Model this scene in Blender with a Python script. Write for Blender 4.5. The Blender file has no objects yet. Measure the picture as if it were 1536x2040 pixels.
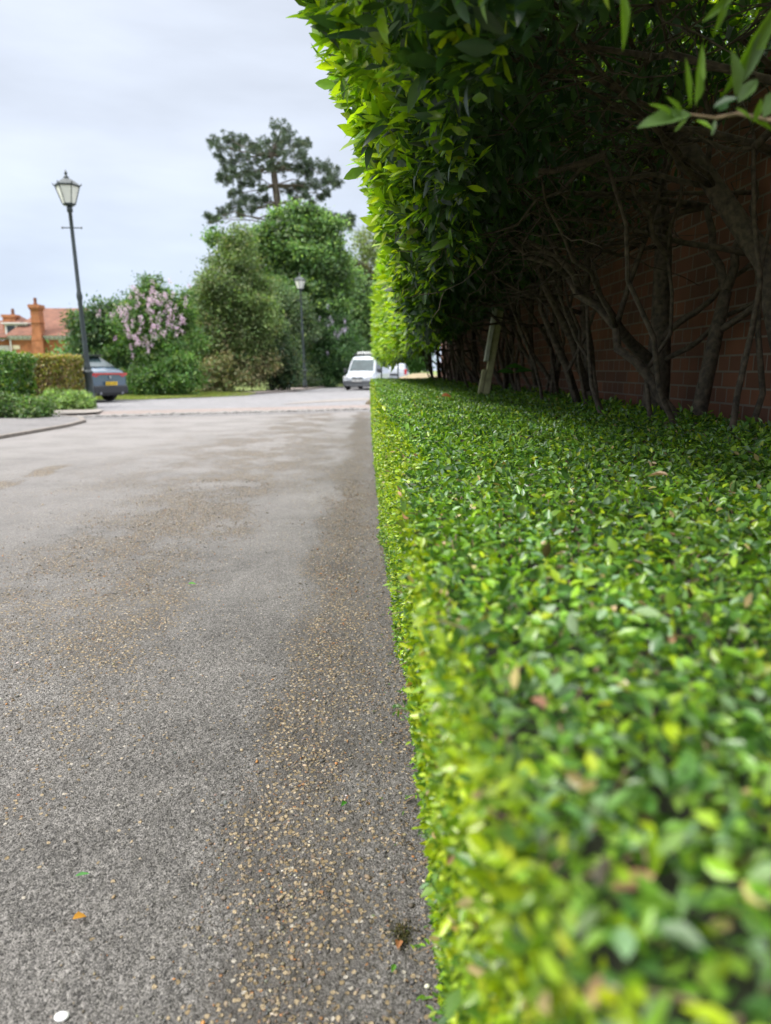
import bpy, bmesh, math, random
import numpy as np
from mathutils import Vector, Matrix
R = math.radians
random.seed(7)
rng = np.random.default_rng(11)
scn = bpy.context.scene
COL = scn.collection

# ------------------------------------------------------------------ camera
CAM_H = 1.10
F = 1416.0                      # focal length in pixels of the 1536 px wide frame
PITCH = math.atan(283 / F)
YAW = math.atan(33 / F)
cd = bpy.data.cameras.new('camera')
cam = bpy.data.objects.new('camera', cd)
COL.objects.link(cam)
cam.location = (0, 0, CAM_H)
cam.rotation_euler = (R(90) - PITCH, 0, -YAW)
cd.sensor_fit = 'HORIZONTAL'
cd.sensor_width = 36
cd.lens = F / 1536 * 36
cd.clip_start = 0.02
cd.clip_end = 3000
cd.dof.use_dof = True
cd.dof.focus_distance = 2.3
cd.dof.aperture_fstop = 3.9
scn.camera = cam

# ------------------------------------------------------------------ sky and sun
SUN_EL, SUN_AZ = R(50), R(-115)      # azimuth from +Y towards +X
w = bpy.data.worlds.new('World')
scn.world = w
w.use_nodes = True
nt = w.node_tree
nt.nodes.clear()
def wn(t): return nt.nodes.new(t)
sky = wn('ShaderNodeTexSky'); sky.sky_type = 'NISHITA'; sky.sun_disc = False
sky.sun_elevation = SUN_EL; sky.sun_rotation = SUN_AZ
tc = wn('ShaderNodeTexCoord'); sep = wn('ShaderNodeSeparateXYZ')
nt.links.new(tc.outputs['Generated'], sep.inputs[0])
ramp = wn('ShaderNodeValToRGB')
els = ramp.color_ramp.elements
els[0].position = 0.0; els[0].color = (.56, .645, .80, 1)
els[1].position = 1.0; els[1].color = (1.0, 1.0, 1.0, 1)
for p, c in ((.10, (.59, .67, .81)), (.25, (.665, .725, .835)), (.45, (.69, .745, .85)), (.62, (.92, .93, .95))):
    e = els.new(p); e.color = c + (1,)
nt.links.new(sep.outputs[2], ramp.inputs[0])
mp = wn('ShaderNodeMapping'); mp.inputs['Scale'].default_value = (1.6, 1.6, 6.5)
nt.links.new(tc.outputs['Generated'], mp.inputs[0])
nz = wn('ShaderNodeTexNoise'); nz.inputs['Scale'].default_value = 1.7; nz.inputs['Detail'].default_value = 6
nz.inputs['Roughness'].default_value = .5
nt.links.new(mp.outputs[0], nz.inputs[0])
cr = wn('ShaderNodeMapRange'); cr.inputs[1].default_value = .3; cr.inputs[2].default_value = .7
cr.inputs[3].default_value = 5.7; cr.inputs[4].default_value = 7.4
nt.links.new(nz.outputs[0], cr.inputs[0])
zb = wn('ShaderNodeMapRange'); zb.inputs[1].default_value = .45; zb.inputs[2].default_value = .95
zb.inputs[3].default_value = 1.0; zb.inputs[4].default_value = 3.9       # an overcast sky is brightest overhead
nt.links.new(sep.outputs[2], zb.inputs[0])
mm = wn('ShaderNodeMath'); mm.operation = 'MULTIPLY'
nt.links.new(cr.outputs[0], mm.inputs[0]); nt.links.new(zb.outputs[0], mm.inputs[1])
vm = wn('ShaderNodeVectorMath'); vm.operation = 'SCALE'
nt.links.new(ramp.outputs[0], vm.inputs[0]); nt.links.new(mm.outputs[0], vm.inputs['Scale'])
mx = wn('ShaderNodeMix'); mx.data_type = 'RGBA'; mx.inputs[0].default_value = .93
nt.links.new(sky.outputs[0], mx.inputs[6]); nt.links.new(vm.outputs[0], mx.inputs[7])
bg = wn('ShaderNodeBackground'); bg.inputs[1].default_value = .1
nt.links.new(mx.outputs[2], bg.inputs[0])
wo = wn('ShaderNodeOutputWorld'); nt.links.new(bg.outputs[0], wo.inputs[0])
sl = bpy.data.lights.new('sun', 'SUN'); sl.energy = 2.3; sl.angle = R(22); sl.color = (1, .97, .92)
so = bpy.data.objects.new('sun', sl); COL.objects.link(so)
sd = Vector((math.sin(SUN_AZ) * math.cos(SUN_EL), math.cos(SUN_AZ) * math.cos(SUN_EL), math.sin(SUN_EL)))
so.rotation_euler = (-sd).to_track_quat('-Z', 'Y').to_euler()
so.location = sd * 50
scn.view_settings.view_transform = 'Standard'
scn.view_settings.look = 'None'
scn.view_settings.exposure = 0.95
scn.view_settings.gamma = 1
scn.render.engine = 'CYCLES'
scn.cycles.max_bounces = 8
scn.cycles.diffuse_bounces = 3
scn.cycles.glossy_bounces = 3
scn.cycles.transmission_bounces = 6
scn.cycles.use_denoising = True

# ------------------------------------------------------------------ helpers
fwd = Vector((math.sin(YAW) * math.cos(PITCH), math.cos(YAW) * math.cos(PITCH), -math.sin(PITCH)))
rgt = Vector((math.cos(YAW), -math.sin(YAW), 0))
upv = rgt.cross(fwd)
def ray(px, py): return fwd * F + rgt * (px - 768) - upv * (py - 1020)
def at(px, py, Y):
    d = ray(px, py); return Vector((0, 0, CAM_H)) + d * (Y / d.y)
def gnd(px, py, z=0.0):
    d = ray(px, py); return Vector((0, 0, CAM_H)) + d * ((z - CAM_H) / d.z)

def tag(o, label=None, cat=None, group=None, kind=None):
    if label: o['label'] = label
    if cat: o['category'] = cat
    if group: o['group'] = group
    if kind: o['kind'] = kind
    return o
def empty(name, loc=(0, 0, 0), rz=0, **k):
    o = bpy.data.objects.new(name, None); COL.objects.link(o)
    o.location = loc; o.rotation_euler = (0, 0, rz)
    return tag(o, **k)

class MB:
    """collects geometry and links it as one mesh"""
    def __init__(s): s.v = []; s.f = []; s.n = 0; s.c = []; s.hascol = False
    def add(s, verts, faces, col=None):
        verts = np.asarray(verts, float).reshape(-1, 3)
        s.v.append(verts)
        for f in faces: s.f.append([i + s.n for i in f])
        s.n += len(verts)
        if col is not None: s.hascol = True
        s.c.append(np.tile(np.array((col or (1, 1, 1)) + (1,), float), (len(verts), 1)))
        return s
    def box(s, c, d, rz=0, M=None, taper=1.0):
        x, y, z = d[0] / 2, d[1] / 2, d[2] / 2
        vs = [(-x, -y, -z), (x, -y, -z), (x, y, -z), (-x, y, -z), (-x * taper, -y * taper, z), (x * taper, -y * taper, z), (x * taper, y * taper, z), (-x * taper, y * taper, z)]
        m = Matrix.Translation(c) @ (M if M else Matrix.Rotation(rz, 4, 'Z'))
        s.add([tuple(m @ Vector(v)) for v in vs], [(0, 3, 2, 1), (4, 5, 6, 7), (0, 1, 5, 4), (1, 2, 6, 5), (2, 3, 7, 6), (3, 0, 4, 7)])
        return s
    def tube(s, pts, rad, n=8, cap=True):
        pts = [Vector(p) for p in pts]
        if not hasattr(rad, '__len__'): rad = [rad] * len(pts)
        vs = []
        side = None
        for i, p in enumerate(pts):
            t = (pts[min(i + 1, len(pts) - 1)] - pts[max(i - 1, 0)])
            t = t.normalized() if t.length > 1e-9 else Vector((0, 0, 1))
            if side is None: side = t.orthogonal().normalized()
            side = (side - t * side.dot(t)).normalized()
            b = t.cross(side)
            for k in range(n):
                a = 2 * math.pi * k / n
                vs.append(p + (side * math.cos(a) + b * math.sin(a)) * rad[i])
        fs = [(i * n + k, i * n + (k + 1) % n, (i + 1) * n + (k + 1) % n, (i + 1) * n + k) for i in range(len(pts) - 1) for k in range(n)]
        if cap: fs += [tuple(range(n))[::-1], tuple((len(pts) - 1) * n + k for k in range(n))]
        s.add([tuple(v) for v in vs], fs); return s
    def lathe(s, prof, n=16, c=(0, 0, 0), rot=0):
        vs = []; 
        for r, z in prof:
            for k in range(n):
                a = 2 * math.pi * k / n + rot
                vs.append((c[0] + r * math.cos(a), c[1] + r * math.sin(a), c[2] + z))
        m = len(prof)
        fs = [(i * n + k, i * n + (k + 1) % n, (i + 1) * n + (k + 1) % n, (i + 1) * n + k) for i in range(m - 1) for k in range(n)]
        fs += [tuple(range(n))[::-1], tuple((m - 1) * n + k for k in range(n))]
        s.add(vs, fs); return s
    def build(s, name, mat, parent=None, smooth=False, bevel=0, **k):
        me = bpy.data.meshes.new(name)
        V = np.concatenate(s.v) if s.v else np.zeros((0, 3))
        me.from_pydata(V.tolist(), [], s.f); me.update()
        if s.hascol:
            a = me.color_attributes.new('col', 'FLOAT_COLOR', 'POINT')
            a.data.foreach_set('color', np.concatenate(s.c).astype(np.float32).ravel())
        me.materials.append(mat)
        if smooth: me.shade_smooth()
        o = bpy.data.objects.new(name, me); COL.objects.link(o)
        if parent: o.parent = parent
        if bevel:
            b = o.modifiers.new('bevel', 'BEVEL'); b.width = bevel; b.segments = 2; b.limit_method = 'ANGLE'
        return tag(o, **k)

# leaf templates: u along the blade, v across (-1..1), lift
T_FINE = ([(0, 0, 0), (.18, -.62, 1), (.18, 0, 0), (.18, .62, 1), (.48, -1, 1), (.48, 0, 0), (.48, 1, 1), (.8, -.55, 1), (.8, 0, 0), (.8, .55, 1), (1, 0, 0)],
          [(0, 2, 1), (0, 3, 2), (1, 2, 5, 4), (2, 3, 6, 5), (4, 5, 8, 7), (5, 6, 9, 8), (7, 8, 10), (8, 9, 10)])
T_MID = ([(0, 0, 0), (.3, -.9, 1), (.3, .9, 1), (.72, -.8, 1), (.72, .8, 1), (1, 0, 0), (.5, 0, 0)],
         [(0, 6, 1), (0, 2, 6), (1, 6, 3), (2, 4, 6), (3, 6, 5), (6, 4, 5)])
T_LOW = ([(0, 0, 0), (.45, -1, 1), (1, 0, 0), (.45, 1, 1)], [(0, 2, 1), (0, 3, 2)])
def norm(a):
    return a / np.maximum(np.linalg.norm(a, axis=1, keepdims=True), 1e-9)
class Leaves:
    def __init__(s): s.V = []; s.L = []; s.S = []; s.C = []; s.n = 0; s.nl = 0
    def add(s, P, T, N, length, width, col, tmpl=T_LOW, fold=.18, bend=.15):
        """P base, T tip direction, N blade normal (n,3); length,width (n,) ; col (n,3)"""
        n = len(P)
        if n == 0: return
        T = norm(T); N = norm(N - T * np.sum(N * T, 1, keepdims=True)); S = np.cross(T, N)
        length = np.broadcast_to(np.asarray(length, float), (n,)); width = np.broadcast_to(np.asarray(width, float), (n,))
        bend = np.broadcast_to(np.asarray(bend, float), (n,))
        uv = np.array(tmpl[0]); k = len(uv)
        u = uv[:, 0][None, :, None]; v = uv[:, 1][None, :, None]; l = uv[:, 2][None, :, None]
        Lb = length[:, None, None]; Wb = (width / 2)[:, None, None]
        V = P[:, None, :] + T[:, None, :] * u * Lb + S[:, None, :] * v * Wb + N[:, None, :] * (l * np.abs(v) * Wb * fold * 2 - (u ** 2) * Lb * bend[:, None, None])
        s.V.append(V.reshape(-1, 3).astype(np.float32))
        s.C.append(np.repeat(np.clip(col, 0, 1), k, axis=0).astype(np.float32))
        base = s.n + np.arange(n) * k
        lt = [len(f) for f in tmpl[1]]
        idx = np.concatenate([np.array(f) for f in tmpl[1]])
        s.L.append((base[:, None] + idx[None, :]).ravel().astype(np.int32))
        s.S.append(np.tile(np.array(lt, np.int32), n))
        s.n += n * k
    def build(s, name, mat, parent=None, **k):
        V = np.concatenate(s.V); L = np.concatenate(s.L); S = np.concatenate(s.S); C = np.concatenate(s.C)
        me = bpy.data.meshes.new(name)
        me.vertices.add(len(V)); me.vertices.foreach_set('co', V.ravel())
        me.loops.add(len(L)); me.loops.foreach_set('vertex_index', L)
        me.polygons.add(len(S))
        st = np.concatenate([[0], np.cumsum(S)[:-1]]).astype(np.int32)
        me.polygons.foreach_set('loop_start', st)
        me.polygons.foreach_set('use_smooth', np.ones(len(S), bool))
        me.update(calc_edges=True)
        a = me.color_attributes.new('col', 'FLOAT_COLOR', 'POINT')
        a.data.foreach_set('color', np.concatenate([C, np.ones((len(C), 1), np.float32)], 1).ravel())
        me.materials.append(mat)
        o = bpy.data.objects.new(name, me); COL.objects.link(o)
        if parent: o.parent = parent
        return tag(o, **k)
def rnd(n, k=3): return rng.normal(size=(n, k))
def pick(n, pal, wts, jit=.18):
    """per leaf colour out of a palette"""
    pal = np.array(pal); i = rng.choice(len(pal), n, p=np.array(wts) / sum(wts))
    return pal[i] * (1 + rng.normal(size=(n, 1)) * jit) * (1 + rng.normal(size=(n, 3)) * .05)
def lump(P, sc, seed=0):
    """cheap smooth noise -1..1"""
    a = P * sc
    return (np.sin(a[:, 0] * 1.7 + a[:, 1] * 1.1 + seed) + np.sin(a[:, 1] * 2.3 - a[:, 2] * 1.3 + seed * 2.1) + np.sin(a[:, 2] * 1.9 + a[:, 0] * 2.7 + seed * .7) + .6 * np.sin(a[:, 0] * 5.1 - a[:, 1] * 4.3 + a[:, 2] * 3.7 + seed)) / 3.6

# ------------------------------------------------------------------ materials
def newmat(name):
    m = bpy.data.materials.new(name); m.use_nodes = True
    t = m.node_tree; b = t.nodes['Principled BSDF']
    return m, t, b
def N(t, kind, **props):
    n = t.nodes.new(kind)
    for k, v in props.items(): setattr(n, k, v)
    return n
def plain(name, col, rough=.6, metal=0, noise=.12, scale=20, coat=0, bump=0):
    m, t, b = newmat(name)
    tcn = N(t, 'ShaderNodeTexCoord'); nn = N(t, 'ShaderNodeTexNoise'); nn.inputs['Scale'].default_value = scale; nn.inputs['Detail'].default_value = 5
    t.links.new(tcn.outputs['Object'], nn.inputs[0])
    r = N(t, 'ShaderNodeValToRGB')
    r.color_ramp.elements[0].position = .3; r.color_ramp.elements[1].position = .7
    r.color_ramp.elements[0].color = tuple(c * (1 - noise) for c in col) + (1,)
    r.color_ramp.elements[1].color = tuple(min(1, c * (1 + noise)) for c in col) + (1,)
    t.links.new(nn.outputs[0], r.inputs[0]); t.links.new(r.outputs[0], b.inputs['Base Color'])
    b.inputs['Roughness'].default_value = rough; b.inputs['Metallic'].default_value = metal
    b.inputs['Coat Weight'].default_value = coat
    if bump:
        bp = N(t, 'ShaderNodeBump'); bp.inputs['Strength'].default_value = bump; bp.inputs['Distance'].default_value = .01
        t.links.new(nn.outputs[0], bp.inputs['Height']); t.links.new(bp.outputs[0], b.inputs['Normal'])
    return m
def leafmat(name, trans=.35, rough=.38, spec=.5, tint=(1.5, 1.65, .45)):
    m, t, b = newmat(name)
    at_ = N(t, 'ShaderNodeAttribute', attribute_name='col')
    tcn = N(t, 'ShaderNodeTexCoord'); nn = N(t, 'ShaderNodeTexNoise'); nn.inputs['Scale'].default_value = 60; nn.inputs['Detail'].default_value = 2
    t.links.new(tcn.outputs['Object'], nn.inputs[0])
    mr = N(t, 'ShaderNodeMapRange'); mr.inputs[3].default_value = .75; mr.inputs[4].default_value = 1.25
    t.links.new(nn.outputs[0], mr.inputs[0])
    vs = N(t, 'ShaderNodeVectorMath', operation='SCALE')
    t.links.new(at_.outputs['Color'], vs.inputs[0]); t.links.new(mr.outputs[0], vs.inputs['Scale'])
    t.links.new(vs.outputs[0], b.inputs['Base Color'])
    b.inputs['Roughness'].default_value = rough; b.inputs['Specular IOR Level'].default_value = spec
    tr = N(t, 'ShaderNodeBsdfTranslucent')
    tm = N(t, 'ShaderNodeVectorMath', operation='MULTIPLY'); tm.inputs[1].default_value = tint
    t.links.new(vs.outputs[0], tm.inputs[0]); t.links.new(tm.outputs[0], tr.inputs[0])
    mx_ = N(t, 'ShaderNodeMixShader'); mx_.inputs[0].default_value = trans
    t.links.new(b.outputs[0], mx_.inputs[1]); t.links.new(tr.outputs[0], mx_.inputs[2])
    t.links.new(mx_.outputs[0], t.nodes['Material Output'].inputs[0])
    return m
M_PRIVET = leafmat('privet_leaf', .34, .27, .5)
M_LAUREL = leafmat('laurel_leaf', .45, .36, .45)
M_TREE = leafmat('tree_leaf', .35, .42, .45, (1.3, 1.4, .6))
M_NEEDLE = leafmat('pine_needle', .1, .6, .3)
M_PETAL = leafmat('petal', .3, .6, .2, (1.1, 1.0, 1.1))
M_DRY = leafmat('dry_leaf', .25, .6, .3, (1.2, 1, .7))
M_BARK = plain('bark', (.065, .052, .042), .85, noise=.5, scale=30, bump=.8)
M_BARKL = plain('laurel_bark', (.075, .056, .040), .85, noise=.65, scale=38, bump=1)
M_TWIG = plain('twig', (.20, .14, .085), .8, noise=.3, scale=60)
M_CORE = plain('hedge_gap_shade', (.016, .018, .009), .95, noise=.6, scale=30)  # near-black, paints the deep shade seen through leaf gaps
M_IRON = plain('painted_iron', (.028, .038, .040), .38, noise=.2, scale=8, bump=.1)
M_GLASSL = plain('lantern_glass', (.72, .72, .68), .25, noise=.06, scale=4)
M_WHITE = plain('white_paint', (.62, .62, .60), .4, noise=.04, scale=5)
M_VANW = plain('van_paint', (.43, .46, .50), .28, noise=.03, scale=4, coat=.5)
M_CARP = plain('car_paint', (.06, .10, .15), .25, noise=.05, scale=4, coat=.8)
M_BLKP = plain('black_plastic', (.022, .024, .028), .5, noise=.15, scale=15)
M_GREYP = plain('grey_plastic', (.07, .075, .082), .55, noise=.12, scale=15)
M_TYRE = plain('tyre', (.018, .018, .019), .85, noise=.2, scale=20)
M_RIM = plain('wheel_rim', (.35, .36, .38), .35, .7, noise=.1)
M_GLASS = plain('window_glass', (.035, .045, .055), .12, noise=.2, scale=2)
M_WSCREEN = plain('windscreen_glass', (.03, .05, .055), .16, noise=.3, scale=3)
M_RED = plain('tail_light', (.42, .012, .02), .2, noise=.2, scale=10, coat=1)
M_LAMPC = plain('head_light', (.62, .62, .64), .15, noise=.2, scale=12, coat=1)
M_YEL = plain('plate_yellow', (.80, .52, .01), .4, noise=.03)
M_INK = plain('plate_ink', (.02, .02, .02), .5, noise=.05)
M_WOOD = plain('weathered_wood', (.33, .31, .17), .8, noise=.25, scale=14, bump=.4)
M_WOODG = plain('grey_wood', (.46, .47, .41), .8, noise=.25, scale=14, bump=.4)
M_CREAM = plain('cream_stone', (.62, .54, .38), .8, noise=.08)
M_SAND = plain('sand', (.23, .185, .11), .95, noise=.2, scale=6, bump=.5)

def brickmat(name, c1, c2, mortar, squash=.5, xz=False, dark=0):
    m, t, b = newmat(name)
    tcn = N(t, 'ShaderNodeTexCoord'); sp = N(t, 'ShaderNodeSeparateXYZ'); cb = N(t, 'ShaderNodeCombineXYZ')
    t.links.new(tcn.outputs['Object'], sp.inputs[0])
    ad = N(t, 'ShaderNodeMath', operation='ADD')
    t.links.new(sp.outputs[0], ad.inputs[0]); t.links.new(sp.outputs[1], ad.inputs[1])
    t.links.new(ad.outputs[0], cb.inputs[0]); t.links.new(sp.outputs[2], cb.inputs[1])
    br = N(t, 'ShaderNodeTexBrick', offset=.5, squash=squash, squash_frequency=2)
    br.inputs['Scale'].default_value = 1; br.inputs['Brick Width'].default_value = .225; br.inputs['Row Height'].default_value = .078
    br.inputs['Mortar Size'].default_value = .006; br.inputs['Mortar Smooth'].default_value = .3; br.inputs['Bias'].default_value = -.1
    br.inputs['Color1'].default_value = c1 + (1,); br.inputs['Color2'].default_value = c2 + (1,); br.inputs['Mortar'].default_value = mortar + (1,)
    t.links.new(cb.outputs[0], br.inputs[0])
    nn = N(t, 'ShaderNodeTexNoise'); nn.inputs['Scale'].default_value = 2.3; nn.inputs['Detail'].default_value = 6
    t.links.new(tcn.outputs['Object'], nn.inputs[0])
    mr = N(t, 'ShaderNodeMapRange'); mr.inputs[1].default_value = .3; mr.inputs[2].default_value = .7; mr.inputs[3].default_value = .7; mr.inputs[4].default_value = 1.2
    t.links.new(nn.outputs[0], mr.inputs[0])
    vs = N(t, 'ShaderNodeVectorMath', operation='SCALE'); t.links.new(br.outputs[0], vs.inputs[0]); t.links.new(mr.outputs[0], vs.inputs['Scale'])
    t.links.new(vs.outputs[0], b.inputs['Base Color']); b.inputs['Roughness'].default_value = .9
    bp = N(t, 'ShaderNodeBump'); bp.inputs['Strength'].default_value = .7; bp.inputs['Distance'].default_value = .006; bp.invert = True
    t.links.new(br.outputs['Fac'], bp.inputs['Height']); t.links.new(bp.outputs[0], b.inputs['Normal'])
    return m
M_BRICK = brickmat('garden_wall_brick', (.20, .078, .040), (.11, .048, .030), (.20, .16, .125))
M_HBRICK = brickmat('house_brick', (.40, .145, .055), (.34, .12, .045), (.30, .17, .11), 1)
M_TILE = brickmat('roof_tile', (.20, .085, .052), (.155, .068, .044), (.10, .05, .035), 1)

def asphalt(name, dark, light, stones=1.0, pink=(1, 1, 1), patch=True, bump=1.0):
    m, t, b = newmat(name)
    tcn = N(t, 'ShaderNodeTexCoord'); O = tcn.outputs['Object']
    def noise(scale, detail=4, mapping=None, rough=.55, dist=0):
        n = N(t, 'ShaderNodeTexNoise'); n.inputs['Scale'].default_value = scale; n.inputs['Detail'].default_value = detail
        n.inputs['Roughness'].default_value = rough; n.inputs['Distortion'].default_value = dist
        if mapping:
            mp_ = N(t, 'ShaderNodeMapping'); mp_.inputs['Scale'].default_value = mapping; t.links.new(O, mp_.inputs[0]); t.links.new(mp_.outputs[0], n.inputs[0])
        else: t.links.new(O, n.inputs[0])
        return n.outputs[0]
    def rng_(v, a, b_, c, d, typ='LINEAR'):
        n = N(t, 'ShaderNodeMapRange'); n.interpolation_type = typ
        for i, q in enumerate((a, b_, c, d)): n.inputs[i + 1].default_value = q
        t.links.new(v, n.inputs[0]); return n.outputs[0]
    def math_(op, a, c, d=None):
        n = N(t, 'ShaderNodeMath', operation=op)
        for i, q in enumerate((a, c, d)):
            if q is None: continue
            if isinstance(q, (int, float)): n.inputs[i].default_value = q
            else: t.links.new(q, n.inputs[i])
        return n.outputs[0]
    def mix(f, a, c, typ='MIX'):
        n = N(t, 'ShaderNodeMix', data_type='RGBA', blend_type=typ)
        for i, q in ((0, f), (6, a), (7, c)):
            if isinstance(q, (int, float)): n.inputs[i].default_value = q
            elif isinstance(q, tuple): n.inputs[i].default_value = q + (1,)
            else: t.links.new(q, n.inputs[i])
        return n.outputs[2]
    # binder tone
    base = mix(rng_(noise(1.1, 6), .32, .68, 0, 1), dark, light)
    base = mix(rng_(noise(9, 5, rough=.65), .3, .7, 0, .55), base, tuple(c * 1.25 for c in light))
    # fine aggregate
    v1 = N(t, 'ShaderNodeTexVoronoi'); v1.inputs['Scale'].default_value = 300; t.links.new(O, v1.inputs[0])
    s1 = N(t, 'ShaderNodeSeparateColor'); t.links.new(v1.outputs['Color'], s1.inputs[0])
    base = mix(1.0, base, rng_(s1.outputs[0], 0, 1, .25, 1.9), 'MULTIPLY')
    base = mix(.9, base, rng_(noise(75, 6, rough=.75), .33, .67, .45, 1.6), 'MULTIPLY')
    # larger stones standing out of the worn binder
    v2 = N(t, 'ShaderNodeTexVoronoi'); v2.inputs['Scale'].default_value = 95; v2.inputs['Randomness'].default_value = 1; t.links.new(O, v2.inputs[0])
    s2 = N(t, 'ShaderNodeSeparateColor'); t.links.new(v2.outputs['Color'], s2.inputs[0])
    sp = N(t, 'ShaderNodeSeparateXYZ'); t.links.new(O, sp.inputs[0])
    if patch:
        wob = rng_(noise(.9, 3), .3, .7, -.14, .14)
        xw = math_('ADD', sp.outputs[0], wob)
        # ragged strip of bared gravel that follows the hedge foot, and one further out
        b1 = math_('MULTIPLY', rng_(xw, -.42, -.24, 0, 1, 'SMOOTHSTEP'), rng_(xw, -.10, .02, 1, .45, 'SMOOTHSTEP'))
        b2 = math_('MULTIPLY', rng_(xw, -2.5, -1.5, 0, 1, 'SMOOTHSTEP'), rng_(xw, -1.05, -.72, 1, 0, 'SMOOTHSTEP'))
        b2 = math_('MULTIPLY', b2, rng_(sp.outputs[1], 1.3, 3.2, .25, 1))
        bands = math_('MULTIPLY', b2, .62)
        b3 = math_('MULTIPLY', rng_(sp.outputs[1], 5.5, 7.5, 0, .42), rng_(sp.outputs[1], 11.5, 13.5, 1, 0))
        b3 = math_('MULTIPLY', b3, rng_(sp.outputs[0], -3.4, -2.2, 0, 1))
        bands = math_('MAXIMUM', bands, b3)
        b5 = math_('MULTIPLY', rng_(xw, -3.72, -3.60, 0, 1, 'SMOOTHSTEP'), rng_(xw, -3.50, -3.38, 1, 0, 'SMOOTHSTEP'))
        b5 = math_('MULTIPLY', b5, math_('MULTIPLY', rng_(sp.outputs[1], 4.5, 5.5, 0, 1.5), rng_(sp.outputs[1], 8.0, 8.6, 1, 0)))
        bands = math_('MAXIMUM', bands, b5)
        dens = math_('MULTIPLY_ADD', bands, .85, .05)
        dens = math_('MULTIPLY', dens, rng_(noise(1.7, 6, (1, .7, 1), .65), .42, .56, .06, 1.3))
        dens = math_('MAXIMUM', dens, math_('MULTIPLY', b1, rng_(noise(5, 5, rough=.6), .35, .6, .38, .8)))
    else:
        dens = rng_(noise(2.0, 5), .4, .7, .02, .12 * stones)
    isst = math_('LESS_THAN', s2.outputs[1], math_('MULTIPLY', dens, stones))
    inside = rng_(v2.outputs['Distance'], .42, .56, 1, 0)
    msk = math_('MULTIPLY', isst, inside)
    rs = N(t, 'ShaderNodeValToRGB'); rs.color_ramp.interpolation = 'CONSTANT'
    e = rs.color_ramp.elements
    e[0].position = 0; e[0].color = (.24, .18, .10, 1); e[1].position = .22; e[1].color = (.36, .28, .175, 1)
    for p, c in ((.42, (.18, .14, .095)), (.55, (.42, .34, .24)), (.68, (.28, .15, .07)), (.76, (.10, .092, .082)), (.94, (.40, .36, .30))):
        q = e.new(p); q.color = c + (1,)
    t.links.new(s2.outputs[2], rs.inputs[0])
    col = base
    if patch:                                         # worn grey plus pale grazing light, painted in with distance along the road
        far = math_('MULTIPLY', rng_(sp.outputs[1], 2.5, 11, 0, .8), rng_(noise(1.2, 6, (.8, 1, 1), .65), .38, .56, .55, 1))
        col = mix(far, col, (.245, .229, .222))
        darkn = math_('MULTIPLY', rng_(noise(.55, 4, (1, .8, 1)), .50, .62, 0, .22), rng_(sp.outputs[0], -.9, -.2, 0, 1))  # patchy darkening, stronger towards the hedge
        col = mix(darkn, col, (.055, .049, .048))
    if patch:                                          # dirt held between the bared stones
        dm = math_('MULTIPLY', rng_(dens, .06, .55, 0, .56), rng_(noise(16, 5, rough=.7), .35, .6, .5, 1))
        col = mix(dm, col, (.080, .069, .058))
    if patch: col = mix(math_('MULTIPLY', b1, .20), col, (.050, .044, .038))
    col = mix(msk, col, rs.outputs[0])
    col = mix(1.0, col, pink, 'MULTIPLY')
    t.links.new(col, b.inputs['Base Color'])
    b.inputs['Roughness'].default_value = .8; b.inputs['Specular IOR Level'].default_value = .35
    h = math_('ADD', math_('MULTIPLY', rng_(v1.outputs['Distance'], 0, .6, 1, 0), .35), math_('MULTIPLY', msk, .9))
    h = math_('ADD', h, math_('MULTIPLY', noise(60, 6, rough=.7), 1.1))
    h = math_('ADD', h, math_('MULTIPLY', noise(14, 3), 1.2))
    bp = N(t, 'ShaderNodeBump'); bp.inputs['Strength'].default_value = bump; bp.inputs['Distance'].default_value = .008
    t.links.new(h, bp.inputs['Height']); t.links.new(bp.outputs[0], b.inputs['Normal'])
    return m
M_ROAD = asphalt('worn_asphalt', (.060, .056, .051), (.140, .131, .121))
M_ROAD2 = asphalt('grey_asphalt', (.14, .137, .142), (.19, .185, .19), .6, patch=False)
M_ROADP = asphalt('pink_asphalt', (.17, .138, .125), (.21, .175, .16), .6, patch=False)
M_PAVE = asphalt('dark_pavement', (.115, .108, .108), (.16, .152, .15), .6, patch=False)
M_KERB = plain('kerb_stone', (.18, .157, .138), .85, noise=.2, scale=9, bump=.4)
M_CONC = plain('pale_concrete', (.22, .195, .175), .9, noise=.12, scale=5, bump=.3)
M_SETT = plain('granite_sett', (.22, .21, .20), .75, noise=.5, scale=7, bump=.6)
M_SOIL = plain('soil', (.085, .06, .04), .95, noise=.4, scale=12, bump=.8)
M_LAWN = plain('grass_ground', (.15, .19, .05), .95, noise=.35, scale=3, bump=.6)

# ------------------------------------------------------------------ ground, roads
def sheet(name, pts, z, mat, **k):
    """flat polygon sheet"""
    me = bpy.data.meshes.new(name); bm = bmesh.new()
    bm.faces.new([bm.verts.new((p[0], p[1], z)) for p in pts]); bm.normal_update()
    for f in bm.faces:
        if f.normal.z < 0: f.normal_flip()
    bmesh.ops.triangulate(bm, faces=bm.faces[:])
    bm.to_mesh(me); bm.free(); me.materials.append(mat)
    o = bpy.data.objects.new(name, me); COL.objects.link(o)
    return tag(o, kind='structure', **k)
sheet('ground', [(-400, -50), (400, -50), (400, 900), (-400, 900)], -.012, M_LAWN)
K = [(-6.25, -4), (-6.15, 6), (-6.05, 10), (-5.95, 12.5), (-5.9, 14.2), (-6.05, 15.4), (-6.5, 16.4), (-7.3, 17.2), (-8.2, 17.8)]
sheet('road', [(.9, -4)] + K + [(-9.2, 18.0), (-6.3, 17.2), (0, 20.2), (.9, 20.3)], 0, M_ROAD)
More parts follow.
